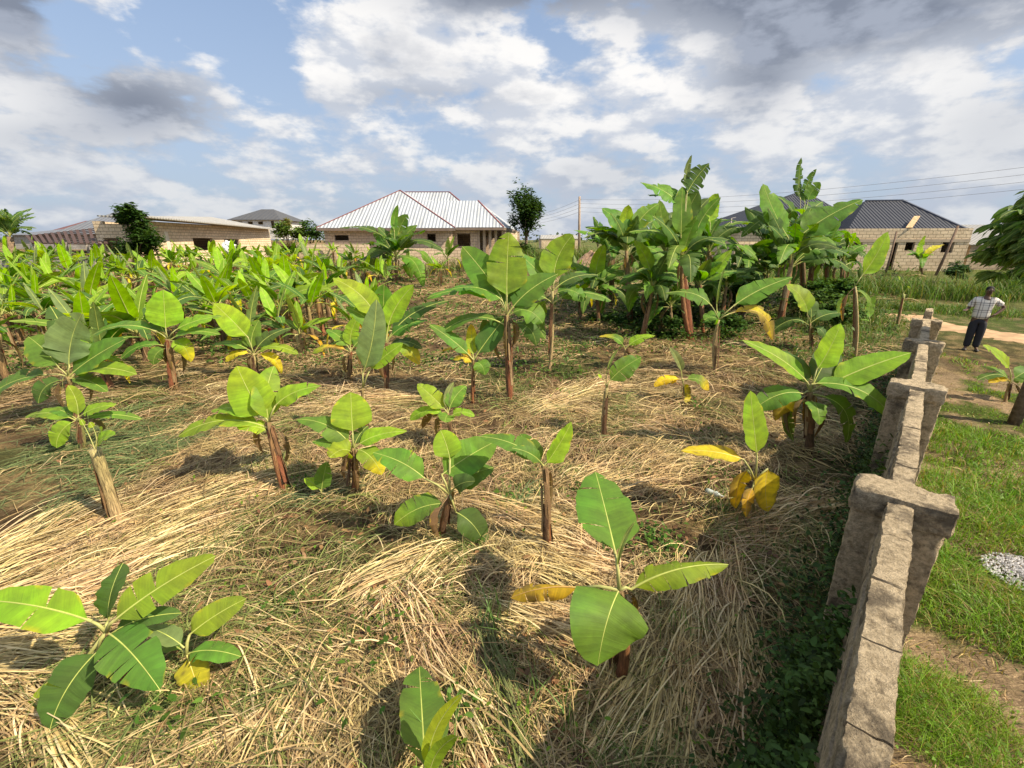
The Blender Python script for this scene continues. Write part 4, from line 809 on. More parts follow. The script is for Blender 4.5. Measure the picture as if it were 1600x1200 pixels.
tall_plant('plantain with a slender bright leaf reaching right, in front of the grove', (1098, 520), (1094, 445), [(1143, 390, .1, 20, 'b', D(arch=-.02)), (1044, 405, .1, 26, 'b', D(arch=.05)), (1085, 415, .2, 24, 'g'), (1165, 425, .2, 26, 'g', D(arch=.12))], 7, 50, 3, 'gdgd', seed=7, r=.07, stem='red')
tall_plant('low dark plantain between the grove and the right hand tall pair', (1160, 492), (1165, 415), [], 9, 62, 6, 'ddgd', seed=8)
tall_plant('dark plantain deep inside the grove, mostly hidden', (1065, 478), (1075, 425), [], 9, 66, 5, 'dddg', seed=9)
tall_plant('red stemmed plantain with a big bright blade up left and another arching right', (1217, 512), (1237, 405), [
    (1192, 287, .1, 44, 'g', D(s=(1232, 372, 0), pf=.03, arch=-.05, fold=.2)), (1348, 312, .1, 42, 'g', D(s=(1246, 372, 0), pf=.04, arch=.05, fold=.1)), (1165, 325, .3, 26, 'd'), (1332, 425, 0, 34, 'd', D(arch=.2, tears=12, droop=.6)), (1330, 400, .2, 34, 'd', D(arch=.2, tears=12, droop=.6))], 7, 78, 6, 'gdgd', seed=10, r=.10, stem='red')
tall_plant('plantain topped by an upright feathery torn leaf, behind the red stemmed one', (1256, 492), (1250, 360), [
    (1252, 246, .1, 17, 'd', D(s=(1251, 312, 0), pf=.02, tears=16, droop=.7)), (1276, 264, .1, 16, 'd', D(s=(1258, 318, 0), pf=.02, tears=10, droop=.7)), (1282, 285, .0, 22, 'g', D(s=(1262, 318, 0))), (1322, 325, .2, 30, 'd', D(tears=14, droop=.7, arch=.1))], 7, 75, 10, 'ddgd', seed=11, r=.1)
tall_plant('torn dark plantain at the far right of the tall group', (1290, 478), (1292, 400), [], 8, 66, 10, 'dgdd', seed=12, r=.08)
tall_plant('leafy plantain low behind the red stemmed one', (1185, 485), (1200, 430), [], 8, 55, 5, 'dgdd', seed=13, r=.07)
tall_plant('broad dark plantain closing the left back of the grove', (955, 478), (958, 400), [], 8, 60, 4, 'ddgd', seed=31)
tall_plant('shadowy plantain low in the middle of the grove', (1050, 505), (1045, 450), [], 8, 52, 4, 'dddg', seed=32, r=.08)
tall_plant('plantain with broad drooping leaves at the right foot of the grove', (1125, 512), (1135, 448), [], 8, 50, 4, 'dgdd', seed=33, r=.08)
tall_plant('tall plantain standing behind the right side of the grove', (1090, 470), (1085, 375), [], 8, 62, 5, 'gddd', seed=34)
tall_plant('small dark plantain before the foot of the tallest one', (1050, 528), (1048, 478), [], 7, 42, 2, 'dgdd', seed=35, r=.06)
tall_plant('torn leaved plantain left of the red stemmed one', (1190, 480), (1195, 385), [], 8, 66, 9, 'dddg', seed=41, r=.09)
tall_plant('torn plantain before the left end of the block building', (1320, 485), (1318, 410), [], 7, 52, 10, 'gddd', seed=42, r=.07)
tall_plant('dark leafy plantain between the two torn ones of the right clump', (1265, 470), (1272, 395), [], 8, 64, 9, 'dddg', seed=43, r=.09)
tall_plant('small banana plant before the block building windows', (1440, 432), (1438, 408), [(1446, 368, .1, 14, 'b'), (1475, 382, .1, 10, 'y', D(arch=.15)), (1418, 398, 0, 14, 'd', D(arch=.2))], 4, 26, 3, 'gdgd', seed=44, r=.07, group='banana plants beyond the track', dead=1)
tall_plant('dark banana plant with a tall torn crown standing before the white roofed house', (620, 442), (618, 402), [
    (622, 320, .1, 10, 'g', D(s=(616, 362, 0), pf=.05)), (637, 335, .1, 26, 'g', D(s=(620, 382, 0), pf=.05)), (652, 352, .2, 20, 'g', D(s=(628, 385, 0))), (530, 356, .2, 20, 'd', D(s=(600, 370, 0), arch=.1, tears=10)), (590, 355, .1, 22, 'd'), (555, 412, 0, 20, 'd', D(arch=.15, tears=8))], 8, 62, 8, 'dgdd', seed=14, r=.09, group='banana plants in the field')

# ---- the rest of the field: leaf library shared by the many plants of the back rows
def lib(e, W, arch, kind, **o):
    mb = MB(); leaf_geom(mb, (0, 0, 0), (math.cos(e), 0, math.sin(e)), W, kind, arch=arch, pf=.13, rp=.012, nt=11, facing=(-1, .0, .35), **o)
    return mb.mesh('banana_leaf', LM, (0, 0, 0))
LIB = {'up': [lib(1.30, .27, .01, 'l', fold=.25, seed=1), lib(1.15, .25, .03, 'b', fold=.3, seed=2), lib(1.0, .26, .05, 'l', fold=.2, seed=3), lib(1.2, .24, .04, 'p', fold=.3, tears=2, seed=4), lib(.95, .27, .04, 'b', fold=.2, tears=1, seed=21)],
       'mid': [lib(.65, .26, .10, 'g', seed=5), lib(.55, .27, .12, 'b', tears=2, seed=6), lib(.45, .25, .14, 'd', roll=.4, seed=7), lib(.7, .28, .1, 'd', roll=-.4, seed=8), lib(.5, .25, .12, 'g', roll=-.4, tears=3, droop=.25, seed=22), lib(.4, .26, .13, 'b', roll=.5, seed=23), lib(.6, .24, .12, 'd', roll=-.1, tears=2, droop=.25, seed=24)],
       'flat': [lib(.1, .26, .2, 'g', tears=2, seed=9), lib(.0, .25, .22, 'g', tears=4, seed=10, ragged=.15), lib(.2, .28, .18, 'd', roll=.3, seed=11), lib(-.1, .25, .25, 'd', roll=-.35, tears=3, seed=12), lib(.15, .24, .2, 'd', roll=-.2, tears=5, seed=25)],
       'low': [lib(-.5, .24, .3, 'g', tears=4, seed=13), lib(-.6, .22, .33, 'b', tipc='y', tears=4, seed=14), lib(-.7, .2, .3, 'o', tears=4, seed=15), lib(-.45, .22, .3, 'd', tears=3, seed=16), lib(-.6, .2, .32, 'y', tears=3, seed=17)],
       'dead': [lib(-1.1, .13, .22, 'n', tears=4, droop=.9, seed=18), lib(-1.2, .11, .2, 'n', tears=4, droop=.9, seed=19)]}
STEMS = []
for k_ in ('brown', 'tan', 'red', 'dark', 'brown'):
    mb = MB(); stem_geom(mb, (0, 0, 0), (random.uniform(-.1, .1), random.uniform(-.1, .1), 1), .075, .045, k_); sheath_geom(mb, (0, 0, 0), (0, 0, 1), .075, 5)
    STEMS.append(mb.mesh('pseudostem', [M_stem], (0, 0, 0)))
def library_plant(B, h, L, rs, nl=None):
    root = thing('banana_plant', B, '-', 'banana plant', 'banana plants in the field')
    so_ = link('pseudostem', rs.choice(STEMS), root); so_.scale = (1, 1, h); so_.rotation_euler = (0, 0, rs.uniform(0, 6.28))
    nl = nl or rs.randint(7, 11); a0 = rs.uniform(0, 6.28); nup = 0
    for i in range(nl):
        f = i/(nl-1); k = 'up' if f < .17 else 'mid' if f < .55 else 'flat' if f < .85 else 'low'
        o = link('leaf', rs.choice(LIB[k]), root); s_ = L*rs.uniform(.75, 1.1)*(1 if k != 'low' else .75)
        o.scale = (s_, s_*rs.uniform(.8, 1.12), s_); o.rotation_euler = (rs.uniform(-.15, .15), rs.uniform(-.12, .12), a0+i*2.4+rs.uniform(-.4, .4)); o.location = (0, 0, h*rs.uniform(.93, 1.0))
    for i in range(rs.randint(0, 3)):
        o = link('dead_leaf', rs.choice(LIB['dead']), root); o.scale = (h*.75,)*3; o.rotation_euler = (0, 0, rs.uniform(0, 6.28)); o.location = (0, 0, h*.92)
    return root
hero_xy = [(o.location.x, o.location.y) for o in COL.objects if o.get('category') == 'banana plant']
rs = random.Random(5); fill = []; yy = 9.6; row = 0
while yy < 37:
    xx = -1.16*yy-.6+rs.uniform(0, 1.2)
    while True:
        px = pix((xx, yy, 0))[0]
        if px > (525 if yy < 20 else 600 if yy < 30 else 640): break
        X_ = xx+rs.uniform(-.45, .45); Y_ = yy+rs.uniform(-.5, .5)
        if all(math.hypot(X_-a, Y_-b) > (1.15 if b < 16 else .9) for a, b in hero_xy) and rs.random() < .93:
            fill.append((X_, Y_)); hero_xy.append((X_, Y_))
        xx += rs.uniform(1.35, 1.9)*(1+.008*yy)
    yy += 1.6*(1+.016*yy); row += 1
for tr in range(420):
    Y_ = rs.uniform(12.3, 19); px = rs.uniform(-30, 575); X_ = (px-800)/(F*1.04)*Y_
    if all(math.hypot(X_-a, Y_-b) > (1.25 if Y_ < 14 else 1.2) for a, b in hero_xy): fill.append((X_, Y_)); hero_xy.append((X_, Y_))
for p in ((30, 500), (20, 545), (65, 520), (210, 545), (335, 520), (440, 545), (455, 505), (700, 430), (690, 450), (735, 425), (760, 440), (900, 450), (905, 500), (935, 478), (512, 470), (420, 470), (15, 600)):
    g = gnd(*p); fill.append((g.x, g.y))
made = []
for (X_, Y_) in fill:
    h = rs.uniform(.5, 1.3); L = rs.uniform(1.0, 1.65)
    made.append((library_plant(Vector((X_, Y_, tz(X_, Y_))), h, L, rs), X_, Y_, h))
cols_ = [(38, 'below the oil palm'), (75, 'below the left shed end'), (112, 'below the shed middle'), (165, 'below the right shed end'), (200, 'left below the dark barn tree'), (240, 'right below the dark barn tree'), (290, 'below the barn plaster panel'), (340, 'below the barn window'), (385, 'below the white sack'), (430, 'below the two storey house'), (470, 'below the bright green shrub'), (520, 'below the block wall end'), (575, 'below the white roof corner'), (680, 'below the white roofed house'), (790, 'below the white house porch'), (2000, 'beside the utility pole')]
rows_ = [(11.5, 'in the first row'), (13, 'in the second row'), (14.5, 'in the third row'), (16, 'in the fourth row'), (18, 'in the fifth row'), (20, 'in the sixth row'), (22.5, 'in the seventh row'), (25, 'in the eighth row'), (28, 'in the ninth row'), (31, 'in the tenth row'), (99, 'in the last row')]
cells = {}
for q in made:
    px = pix((q[1], q[2], tz(q[1], q[2])+.8))[0]
    cells.setdefault((next(t for y_, t in rows_ if q[2] < y_), next(t for x_, t in cols_ if px < x_)), []).append((px, q))
for (rw, cl_t), l in cells.items():
    l.sort(key=lambda e_: e_[0])
    for i, (px, (o, X_, Y_, h)) in enumerate(l):
        used = [c.data for c in o.children]
        look = 'yellow tinged banana plant' if LIB['low'][2] in used or LIB['low'][4] in used else 'pale leaved banana plant' if LIB['up'][3] in used else 'lime leaved banana plant' if LIB['up'][0] in used or LIB['up'][2] in used else 'green banana plant'
        if len(l) > 1: look = (['left', 'right'] if len(l) == 2 else ['left', 'middle', 'right'] if len(l) == 3 else ['far left', 'left', 'right', 'far right', 'end'])[i]+' '+look
        o['label'] = f'{look} {rw} {cl_t}'
# ------------------------------------------------------------------ buildings
def plane_uz(px, py, A, B):
    """where the view ray meets the upright plane through A and B: metres from A, height"""
    A = Vector((A[0], A[1])); B = Vector((B[0], B[1])); e = (B-A).normalized(); r = ray(px, py); d2 = Vector((r[0], r[1]))
    k = (A.x*e.y-A.y*e.x)/(d2.x*e.y-d2.y*e.x); p = d2*k
    return (p-A).dot(e), CAMZ+r[2]*k
def opening(A, B, x0, y0, x1, y1):
    u0, za = plane_uz(x0, y1, A, B); u1, zb = plane_uz(x1, y0, A, B); return (min(u0, u1), max(u0, u1), za, zb)
def xy(px, py, Y): p = P(px, py, Y); return (p.x, p.y)
def window_frame(root, A, B, op, m, t=.05, proud=.0):
    A = Vector((A[0], A[1], 0)); e = (Vector((B[0], B[1], 0))-A).normalized(); mb = MB(); u0, u1, za, zb = op
    for a, b in (((u0, za), (u1, za)), ((u0, zb), (u1, zb)), ((u0, za), (u0, zb)), ((u1, za), (u1, zb))):
        mb.beam(A+e*a[0]+Vector((0, 0, a[1])), A+e*b[0]+Vector((0, 0, b[1])), t, t, (.3, .25, .19))
    return mb.obj('window', m, root)

# white roofed unfinished house
Yw = 41.0
w0 = xy(497+12, 380, Yw); w1 = xy(703, 380, Yw); zb = tz(*w0)-.3
h = thing('white_roofed_house', Vector((*xy(640, 400, Yw), tz(*xy(640, 400, Yw)))), 'unfinished block house under a big pale metal hip roof with rust red ridges', 'house')
ze = P(600, 356, Yw-.7).z; zt = ze-.02
opsF = [opening(w0, w1, 524, 367, 545, 376), opening(w0, w1, 618, 365, 634, 384), opening(w0, w1, 668, 365, 681, 378)]
mb = MB(); mb.wall(w0, w1, zb, zt, .2, opsF)
w2 = xy(708, 380, Yw+.9); w3 = xy(746, 380, Yw+.9)
opsG = [opening(w2, w3, 715, 365, 735, 385)]
mb.wall(w2, w3, zb, zt, .2, opsG); mb.wall((w1[0]+.1, w1[1]+.1), (w2[0]-.05, w2[1]-.1), zb, zt, .2)
wb0 = (w0[0], w0[1]+12); wb1 = (w3[0]+4.0, w3[1]+11); mb.wall((w0[0]+.1, w0[1]+.1), (wb0[0]+.1, wb0[1]), zb, zt, .2); mb.wall(wb0, wb1, zb, zt, .2)
w4 = xy(788, 380, Yw+1.6); mb.wall((w4[0], w4[1]), (w4[0]+1.2, w4[1]+9), zb, zt, .2, [(3, 4.6, zb+1.3, zb+2.5)]); mb.wall((w3[0], w3[1]+3.2), (w4[0], w4[1]+3.0), zb, zt, .2, [(.5, 1.5, zb, zb+2.3), (2.1, 3.0, zb+1.1, zb+2.2)])
mb.obj('wall', M_block_pink, h)
for A, B, ops in ((w0, w1, opsF), (w2, w3, opsG)):
    for op in ops: window_frame(h, A, B, op, M_wood, .07)
for px in (748, 757, 766, 775, 786):
    mb = MB(); b = xy(px, 390, Yw+1.0+(px-748)*.016); mb.beam((*b, zb), (*b, zt), .24, .24, (.5, .39, .28)); mb.obj('column', M_plain, h)
# roof: front wing, main block, right wing
def hipends(mb, pts, faces, m=None):
    for f in faces: mb.slab([pts[i] for i in f], .05)
rf = MB(); caps = MB()
e0 = P(494, 356, Yw-.9); e1 = P(711, 352.5, Yw-.9); e1.z = e0.z; ap = P(625, 297.5, Yw+5.0); ae = Vector((ap.x+.6, Yw+14, ap.z)); e0b = Vector((e0.x+.3, Yw+15, e0.z)); e1b = Vector((e1.x, Yw+15, e0.z))
rf.slab([e0, e1, ap], .05); rf.slab([e0b, e0, ap, ae], .05); rf.slab([e1, e1b, ae, ap], .05)
mz = ap.z+.05; m0 = Vector((ap.x, Yw+7.0, mz)); m1 = P(702, 296.5, Yw+7.0); m1.z = mz; f0 = Vector((e0.x+4.5, Yw+1.4, e0.z+.04)); f1 = P(768, 352, Yw+1.0); f1.z = e0.z+.04; f1b = Vector((f1.x+.5, Yw+13.5, f1.z)); f0b = Vector((f0.x, Yw+14.2, f1.z))
rf.slab([f0, f1, m1, m0], .05); rf.slab([f1, f1b, m1], .05); rf.slab([f1b, f0b, m0, m1], .05)
r1 = P(747, 313.5, Yw+4.6); r0 = Vector((r1.x-6, r1.y, r1.z)); g0 = P(700, 352, Yw+.1); g1 = P(787, 351.5, Yw+.1); g1.z = g0.z = e0.z+.08; g2 = P(807, 357, Yw+9); g2.z = g1.z; 
rf.slab([g0, g1, r1, r0], .05); rf.slab([g1, g2, r1], .05)
rf.obj('roof', M_roof_white, h, smooth=False)
for a, b in ((e0, ap), (ap, e1), (m0, m1), (m1, m1.lerp(f1, .34)), (r1, g1)): 
    caps = MB(); caps.beam(a+Vector((0, 0, .03)), b+Vector((0, 0, .03)), .10, .05, (.20, .055, .05)); caps.obj('ridge_cap', M_plain, h)
fb = MB()
for a, b in ((e0, e1), (g0, g1), (g1, g2)): fb.beam(a-Vector((0, 0, .14)), b-Vector((0, 0, .14)), .05, .2, (.20, .15, .12))
fb.obj('fascia', M_plain, h)

# block wall in front of it
bw = thing('block_wall', gnd(600, 414), 'long low tan block wall before the white roofed house', 'wall')
A = xy(468, 400, 36); B = xy(578, 400, 36.4); Cc = xy(735, 400, 37.2); zz = tz(*A)
mb = MB(); mb.wall(A, B, zz-.4, P(500, 381, 36).z, .22); mb.wall((B[0]+.01, B[1]), Cc, zz-.4, P(640, 388, 36.8).z, .2); mb.wall((A[0]-.1, A[1]+.1), (A[0]+.6, A[1]+9), zz-.4, P(500, 382, 36).z, .2); mb.obj('wall', M_block_pink, bw)

# barn
Yb = 34.0
nA = P(228, 400, Yb); fB = P(424, 392, Yb+19); nA, fB = (nA.x, nA.y), (fB.x, fB.y); sA = xy(161, 400, Yb+.3)
zb = tz(*nA)-.5
barn = thing('block_barn', Vector((*nA, tz(*nA))), 'long unfinished block barn with a low sheet metal roof, left background', 'barn')
_, zn = plane_uz(235, 346, nA, fB); _, zf = plane_uz(422, 361, nA, fB); ztop = min(zn, 99)
ops = [opening(nA, fB, 303, 372, 330, 392), opening(nA, fB, 352, 374, 372, 394)]
mb = MB(); mb.wall(nA, fB, zb, ztop, .22, ops)
ops2 = [opening(sA, nA, 169, 372, 187, 392), opening(sA, nA, 162.5, 336, 200, 350)]
mb.wall(sA, (nA[0]-.12, nA[1]), zb, ztop-.02, .22, ops2)
bk = (sA[0]-2.2, sA[1]+17); mb.wall(sA, bk, zb, ztop-.02, .22); fk = (fB[0]-8, fB[1]+3); mb.wall(fB, fk, zb, ztop, .2); mb.wall(bk, fk, zb, ztop, .2)
mb.obj('wall', M_block, barn)
for op in ops: window_frame(barn, nA, fB, op, M_wood, .06)
p0 = P(150, 332.5, Yb-.6); p1 = P(232, 338, Yb-1.0); p2 = P(428, 357.5, Yb+18.6); q1 = P(166, 330.5, Yb+1.5)
zr = p1.z
mb = MB(); a_ = Vector((p0.x, p0.y, zr+.1)); b_ = Vector((p1.x, p1.y, zr)); c_ = Vector((p2.x, p2.y, p2.z)); up = Vector((bk[0], bk[1], zr+.9)); up2 = Vector((fk[0], fk[1], zr+.7))
mb.slab([a_, b_, c_, up2, up], .09); mb.obj('roof', M_roof_tin, barn, smooth=False)
mb = MB(); mb.box(Vector((*nA, 0))+Vector((1.2, 1.0, ztop-1.4)), (1, .8, 0), (-.6, .8, 0), (0, 0, 1), .1, .1, .1); 
e = (Vector((fB[0], fB[1], 0))-Vector((nA[0], nA[1], 0))).normalized(); nn = Vector((e.y, -e.x, 0))
u0, z0_ = plane_uz(253, 362, nA, fB); u1, z1_ = plane_uz(267, 400, nA, fB); c0 = Vector((*nA, 0))+e*(u0+u1)/2+nn*.14
mb = MB(); mb.box(c0+Vector((0, 0, (z0_+z1_)/2)), e, nn, (0, 0, 1), abs(u1-u0), .06, abs(z0_-z1_), (.66, .58, .47)); mb.obj('plaster_panel', M_plain, barn)

# open shed of rusty sheets left of it
shed = thing('open_shed', gnd(100, 412), 'open sided shed with a slatted rust brown roof left of the block barn', 'shed')
s0 = P(40, 366, 35.5); s1 = P(161, 353, 35.5); s2 = P(166, 382, 33.2); s3 = P(52, 380.5, 33.2)
t0 = P(42, 369, 40); t1 = P(160, 356, 40)
mb = MB()
for k in range(9):
    f = k/8; a = t0.lerp(s3, f); b = t1.lerp(s2, f); mb.beam(a, b, .14, .06, (.06, .035, .03))
for k in range(13):
    f = k/12; a = t0.lerp(t1, f); b = s3.lerp(s2, f); mb.beam(a+Vector((0, 0, .06)), b+Vector((0, 0, .06)), .2, .04, (.075, .045, .038))
mb.obj('roof', M_wood, shed)
for px, Y in ((108, 33.6), (56, 33.6), (162, 33.4), (92, 36.5), (140, 36.5)):
    b = P(px, 400, Y); mb = MB(); mb.beam((b.x, b.y, tz(b.x, b.y)-.2), (b.x, b.y, P(px, 379, Y).z), .13, .13, (.55, .5, .45)); mb.obj('post', M_plain, shed)

# pale wall pieces far left
wl = thing('pale_yard_wall', gnd(60, 425), 'weathered pale rendered yard wall low at the far left', 'wall')
A = xy(-60, 410, 32.5); B = xy(150, 408, 32.8); mb = MB(); mb.wall(A, B, tz(*A)-.4, P(30, 404, 32.6).z, .2); mb.box(Vector(((A[0]+B[0])/2, (A[1]+B[1])/2, P(30, 403, 32.6).z+.03)), (1, .03, 0), (0, 1, 0), (0, 0, 1), B[0]-A[0], .3, .09, (.62, .56, .48)); mb.obj('wall', M_block_grey, wl)

def hip_house(name, label, x0, x1, ye, yr, yb, Y, dep, wallm, roofm, ridge=(.3, .7), wins=(), cat='house', group=None, over=.5):
    a = xy(x0, ye, Y); b = xy(x1, ye, Y); z0 = P(x0, yb, Y).z-1.0; zt = P((x0+x1)/2, ye, Y).z; root = thing(name, Vector(((a[0]+b[0])/2, Y, z0+1)), label, cat, group)
    ops = [opening(a, b, *w_) for w_ in wins]
    mb = MB(); mb.wall(a, b, z0, zt-.02, .2, ops); mb.wall((a[0]+.1, a[1]+.1), (a[0]+.1, a[1]+dep), z0, zt-.02, .2); mb.wall((b[0]-.1, b[1]+.1), (b[0]-.1, b[1]+dep), z0, zt-.02, .2); mb.wall((a[0], a[1]+dep), (b[0], b[1]+dep), z0, zt-.02, .2); mb.obj('wall', wallm, root)
    for op in ops: window_frame(root, a, b, op, M_plain, .08)
    o = over; E = [Vector((a[0]-o, a[1]-o, zt)), Vector((b[0]+o, b[1]-o, zt)), Vector((b[0]+o, b[1]+dep+o, zt)), Vector((a[0]-o, a[1]+dep+o, zt))]
    ym = Y+dep/2; rz = P((x0+x1)/2, yr, ym).z; r0 = Vector((a[0]+(b[0]-a[0])*ridge[0], ym, rz)); r1 = Vector((a[0]+(b[0]-a[0])*ridge[1], ym, rz))
    mb = MB(); mb.slab([E[0], E[1], r1, r0], .06); mb.slab([E[1], E[2], r1], .06); mb.slab([E[2], E[3], r0, r1], .06); mb.slab([E[3], E[0], r0], .06); mb.obj('roof', roofm, root, smooth=False)
    return root
WHITE = block_mat('white painted render', (.66, .65, .62), (.68, .67, .64), (.66, .65, .62), stain=.25)
M_roof_dull = roof_mat('dull slate roof', (.075, .078, .085), .9, .6, .0, .4, (.06, .055, .05))
M_roof_red = roof_mat('dull red roof', (.13, .055, .05), .9, .6, .0, .4, (.13, .06, .05))
th = hip_house('two_storey_house', 'white two storey house with a dark hip roof far behind the barn', 362, 436, 343.5, 327, 365, 92, 11, WHITE, M_roof_dull, (.35, .62), [(372, 346, 379, 351), (388, 346, 395, 351), (404, 346, 411, 351), (425, 345, 428, 357)], over=.6)
hip_house('grey_roofed_house', 'distant house with a faceted slate grey roof left of the barn', 88, 176, 366, 332, 376, 55, 12, M_block_grey, M_roof_grey, (.35, .75))
hip_house('red_roofed_house', 'distant house with a dull red hip roof beyond the open shed', 70, 98, 366, 345, 374, 66, 12, M_block_grey, M_roof_red, (.35, .65))
hip_house('low_grey_house', 'low distant house with a flat grey hip roof at the far left', 20, 84, 367, 357, 376, 60, 12, M_block_grey, M_roof_grey, (.35, .65))
hip_house('long_pale_building', 'long low pale building on the horizon beside the utility pole', 846, 905, 373, 367, 392, 85, 8, M_block, M_roof_tin, (.02, .98), over=.2)

# right: unfinished block building with the dark blue roofs
Yr = 34.0
A = xy(1316, 380, Yr); B = xy(1511, 385, Yr-1.5); zb = tz(*B)-.4
rb = thing('unfinished_block_building', Vector((*xy(1420, 400, Yr), tz(*xy(1420, 400, Yr)))), 'roofed unfinished block building with a high parapet and open doorways, right background', 'house')
zt = P(1420, 357, Yr-.7).z
ops = [opening(A, B, 1328, 379, 1347, 392), opening(A, B, 1354, 379, 1372, 425), opening(A, B, 1384, 379, 1403, 425), opening(A, B, 1411, 378, 1429, 392), opening(A, B, 1467, 377, 1491, 395)]
mb = MB(); mb.wall(A, B, zb, zt, .22, ops); d2 = (3.5, 7); mb.wall((B[0]+.05, B[1]+.12), (B[0]+d2[0], B[1]+d2[1]), zb, zt, .22); mb.wall((A[0], A[1]+.12), (A[0]+3, A[1]+8), zb, zt, .22); mb.wall((A[0]+3, A[1]+8), (B[0]+d2[0], B[1]+d2[1]), zb, zt, .2); mb.obj('wall', M_block, rb)
mb = MB(); e = Vector((B[0]-A[0], B[1]-A[1], 0)).normalized(); nn = Vector((e.y, -e.x, 0)); L_ = (Vector(B)-Vector(A)).length
zl = P(1420, 376, Yr-.7).z; mb.box(Vector((*A, 0))+e*(L_/2)+nn*.125+Vector((0, 0, zl)), e, nn, (0, 0, 1), L_, .05, .2, (.42, .34, .25)); mb.obj('lintel', M_plain, rb)
for op in ops: window_frame(rb, A, B, op, M_wood, .07)
for lo, hi in ((1357, 1374), (1388, 1404)): pass
q0 = P(1325, 356.5, Yr+.6); q1 = P(1513, 355, Yr-.6); q1.z = q0.z = zt-.06; a1 = P(1410, 313, Yr+4.2); a0 = P(1352, 317, Yr+4.6); a0.z = a1.z; q2 = Vector((q1.x+4.2, q1.y+9.5, q1.z)); q3 = Vector((q0.x+2.6, q0.y+9.5, q0.z)); 
mb = MB(); mb.slab([q0, q1, a1, a0], .06); mb.slab([q1, q2, a1], .06); mb.slab([q2, q3, a0, a1], .06); mb.slab([q3, q0, a0], .06); mb.obj('roof', M_roof_navy, rb, smooth=False)
for a, b in ((a1, q1), (a0, a1)): mb = MB(); mb.beam(a+Vector((0, 0, .02)), b+Vector((0, 0, .02)), .22, .08, (.07, .08, .11)); mb.obj('ridge_cap', M_plain, rb)
hip_house('navy_roofed_house', 'house with a wide dark blue hip roof half hidden behind the tall plantains', 1152, 1345, 356, 301, 405, 38, 10, M_block, M_roof_navy, (.72, .82))
hip_house('grey_shed_house', 'low shaded house with a plain grey roof at the right edge', 1516, 1640, 382, 351, 415, 33.5, 8, M_block_shaded, M_roof_mid, (.1, .95), [(1520, 388, 1535, 410), (1545, 388, 1560, 400)], over=.3)
# car-sized pale tank in its yard
def leaning(label, b, t, Y, r):
    B = P(b[0], b[1], Y); T = P(t[0], t[1], Y+.6); B.z = tz(B.x, B.y)-.05; mb = MB(); mb.tube([B, B.lerp(T, .5)+Vector((.03, 0, 0)), T], [r, r*.9, r*.8], 7, (.16, .11, .08)); o = mb.obj('leaning_pole', M_bark, None, org=B); o.location = B
    return tag(o, label, 'pole', 'poles leaning on the unfinished building')
leaning('dark wooden pole leaning on the block building left of the middle window', (1386, 418), (1401, 362), 31.6, .07)
leaning('long dark wooden pole leaning on the right corner of the block building', (1465, 420), (1497, 353), 30.4, .09)
a = P(1420, 356, Yr-.9); b = P(1433, 338, Yr+.7); mb = MB(); mb.beam(a, b, .34, .06, (.58, .40, .22)); o = mb.obj('plank', M_wood, None, org=a); o.location = a; tag(o, 'pale wooden plank leaning on the dark blue roof edge', 'plank')

# utility pole and its lines
Yp = 52.0
b = P(905, 400, Yp); tp = P(905.5, 307, Yp)
pole = thing('utility_pole', Vector((b.x, b.y, tz(b.x, b.y))), 'slim bare wooden utility pole standing alone right of the centre', 'utility pole')
mb = MB(); mb.tube([(b.x, b.y, tz(b.x, b.y)-.3), (tp.x, tp.y, tp.z)], [.17, .11], 10, (.34, .26, .2)); mb.obj('shaft', M_bark, pole)
fars = Vector((41, 13.5, 9.2)); wires = []
for k in range(4):
    zo = -.28-k*.42; a = Vector((tp.x+.12, tp.y, tp.z+zo)); c = Vector((fars.x, fars.y, fars.z+zo*.9))
    mb = MB(); mb.beam((tp.x, tp.y, a.z-.02), (tp.x+.2, tp.y, a.z-.02), .06, .06, (.2, .2, .2)); mb.obj('insulator', M_plain, pole)
    for side, end, sag in ((1, c, 1.5), (-1, Vector((tp.x-7, 105, tp.z+1.2+zo)), .8)):
        pts = [a.lerp(end, i/40)-Vector((0, 0, sag*4*(i/40)*(1-i/40))) for i in range(41)]
        mb = MB(); mb.tube(pts, [.009 if side > 0 else .014]*41, 4, (.22, .22, .24), cap=False); o = mb.obj('power_line', M_plain, None, org=a); o.location = a
        nm = ['top', 'second', 'third', 'lowest'][k]
        tag(o, f'{nm} of the four power lines sagging from the pole to the ' + ('right' if side > 0 else 'left and away'), 'power line', 'power lines')
# short lamp post
b = P(1143, 372, 40); mb = MB(); tp2 = P(1143, 341, 40); lp = thing('lamp_post', Vector((b.x, b.y, tz(b.x, b.y))), 'short thin lamp post with a stub arm between the grove and the dark blue roof', 'lamp post')
mb.tube([(b.x, b.y, tz(b.x, b.y)-.2), tp2], [.07, .05], 8, (.35, .3, .26)); mb.obj('post', M_plain, lp)
mb = MB(); mb.beam(tp2, tp2+Vector((.35, 0, .07)), .09, .05, (.4, .38, .35)); mb.obj('lamp_head', M_plain, lp)

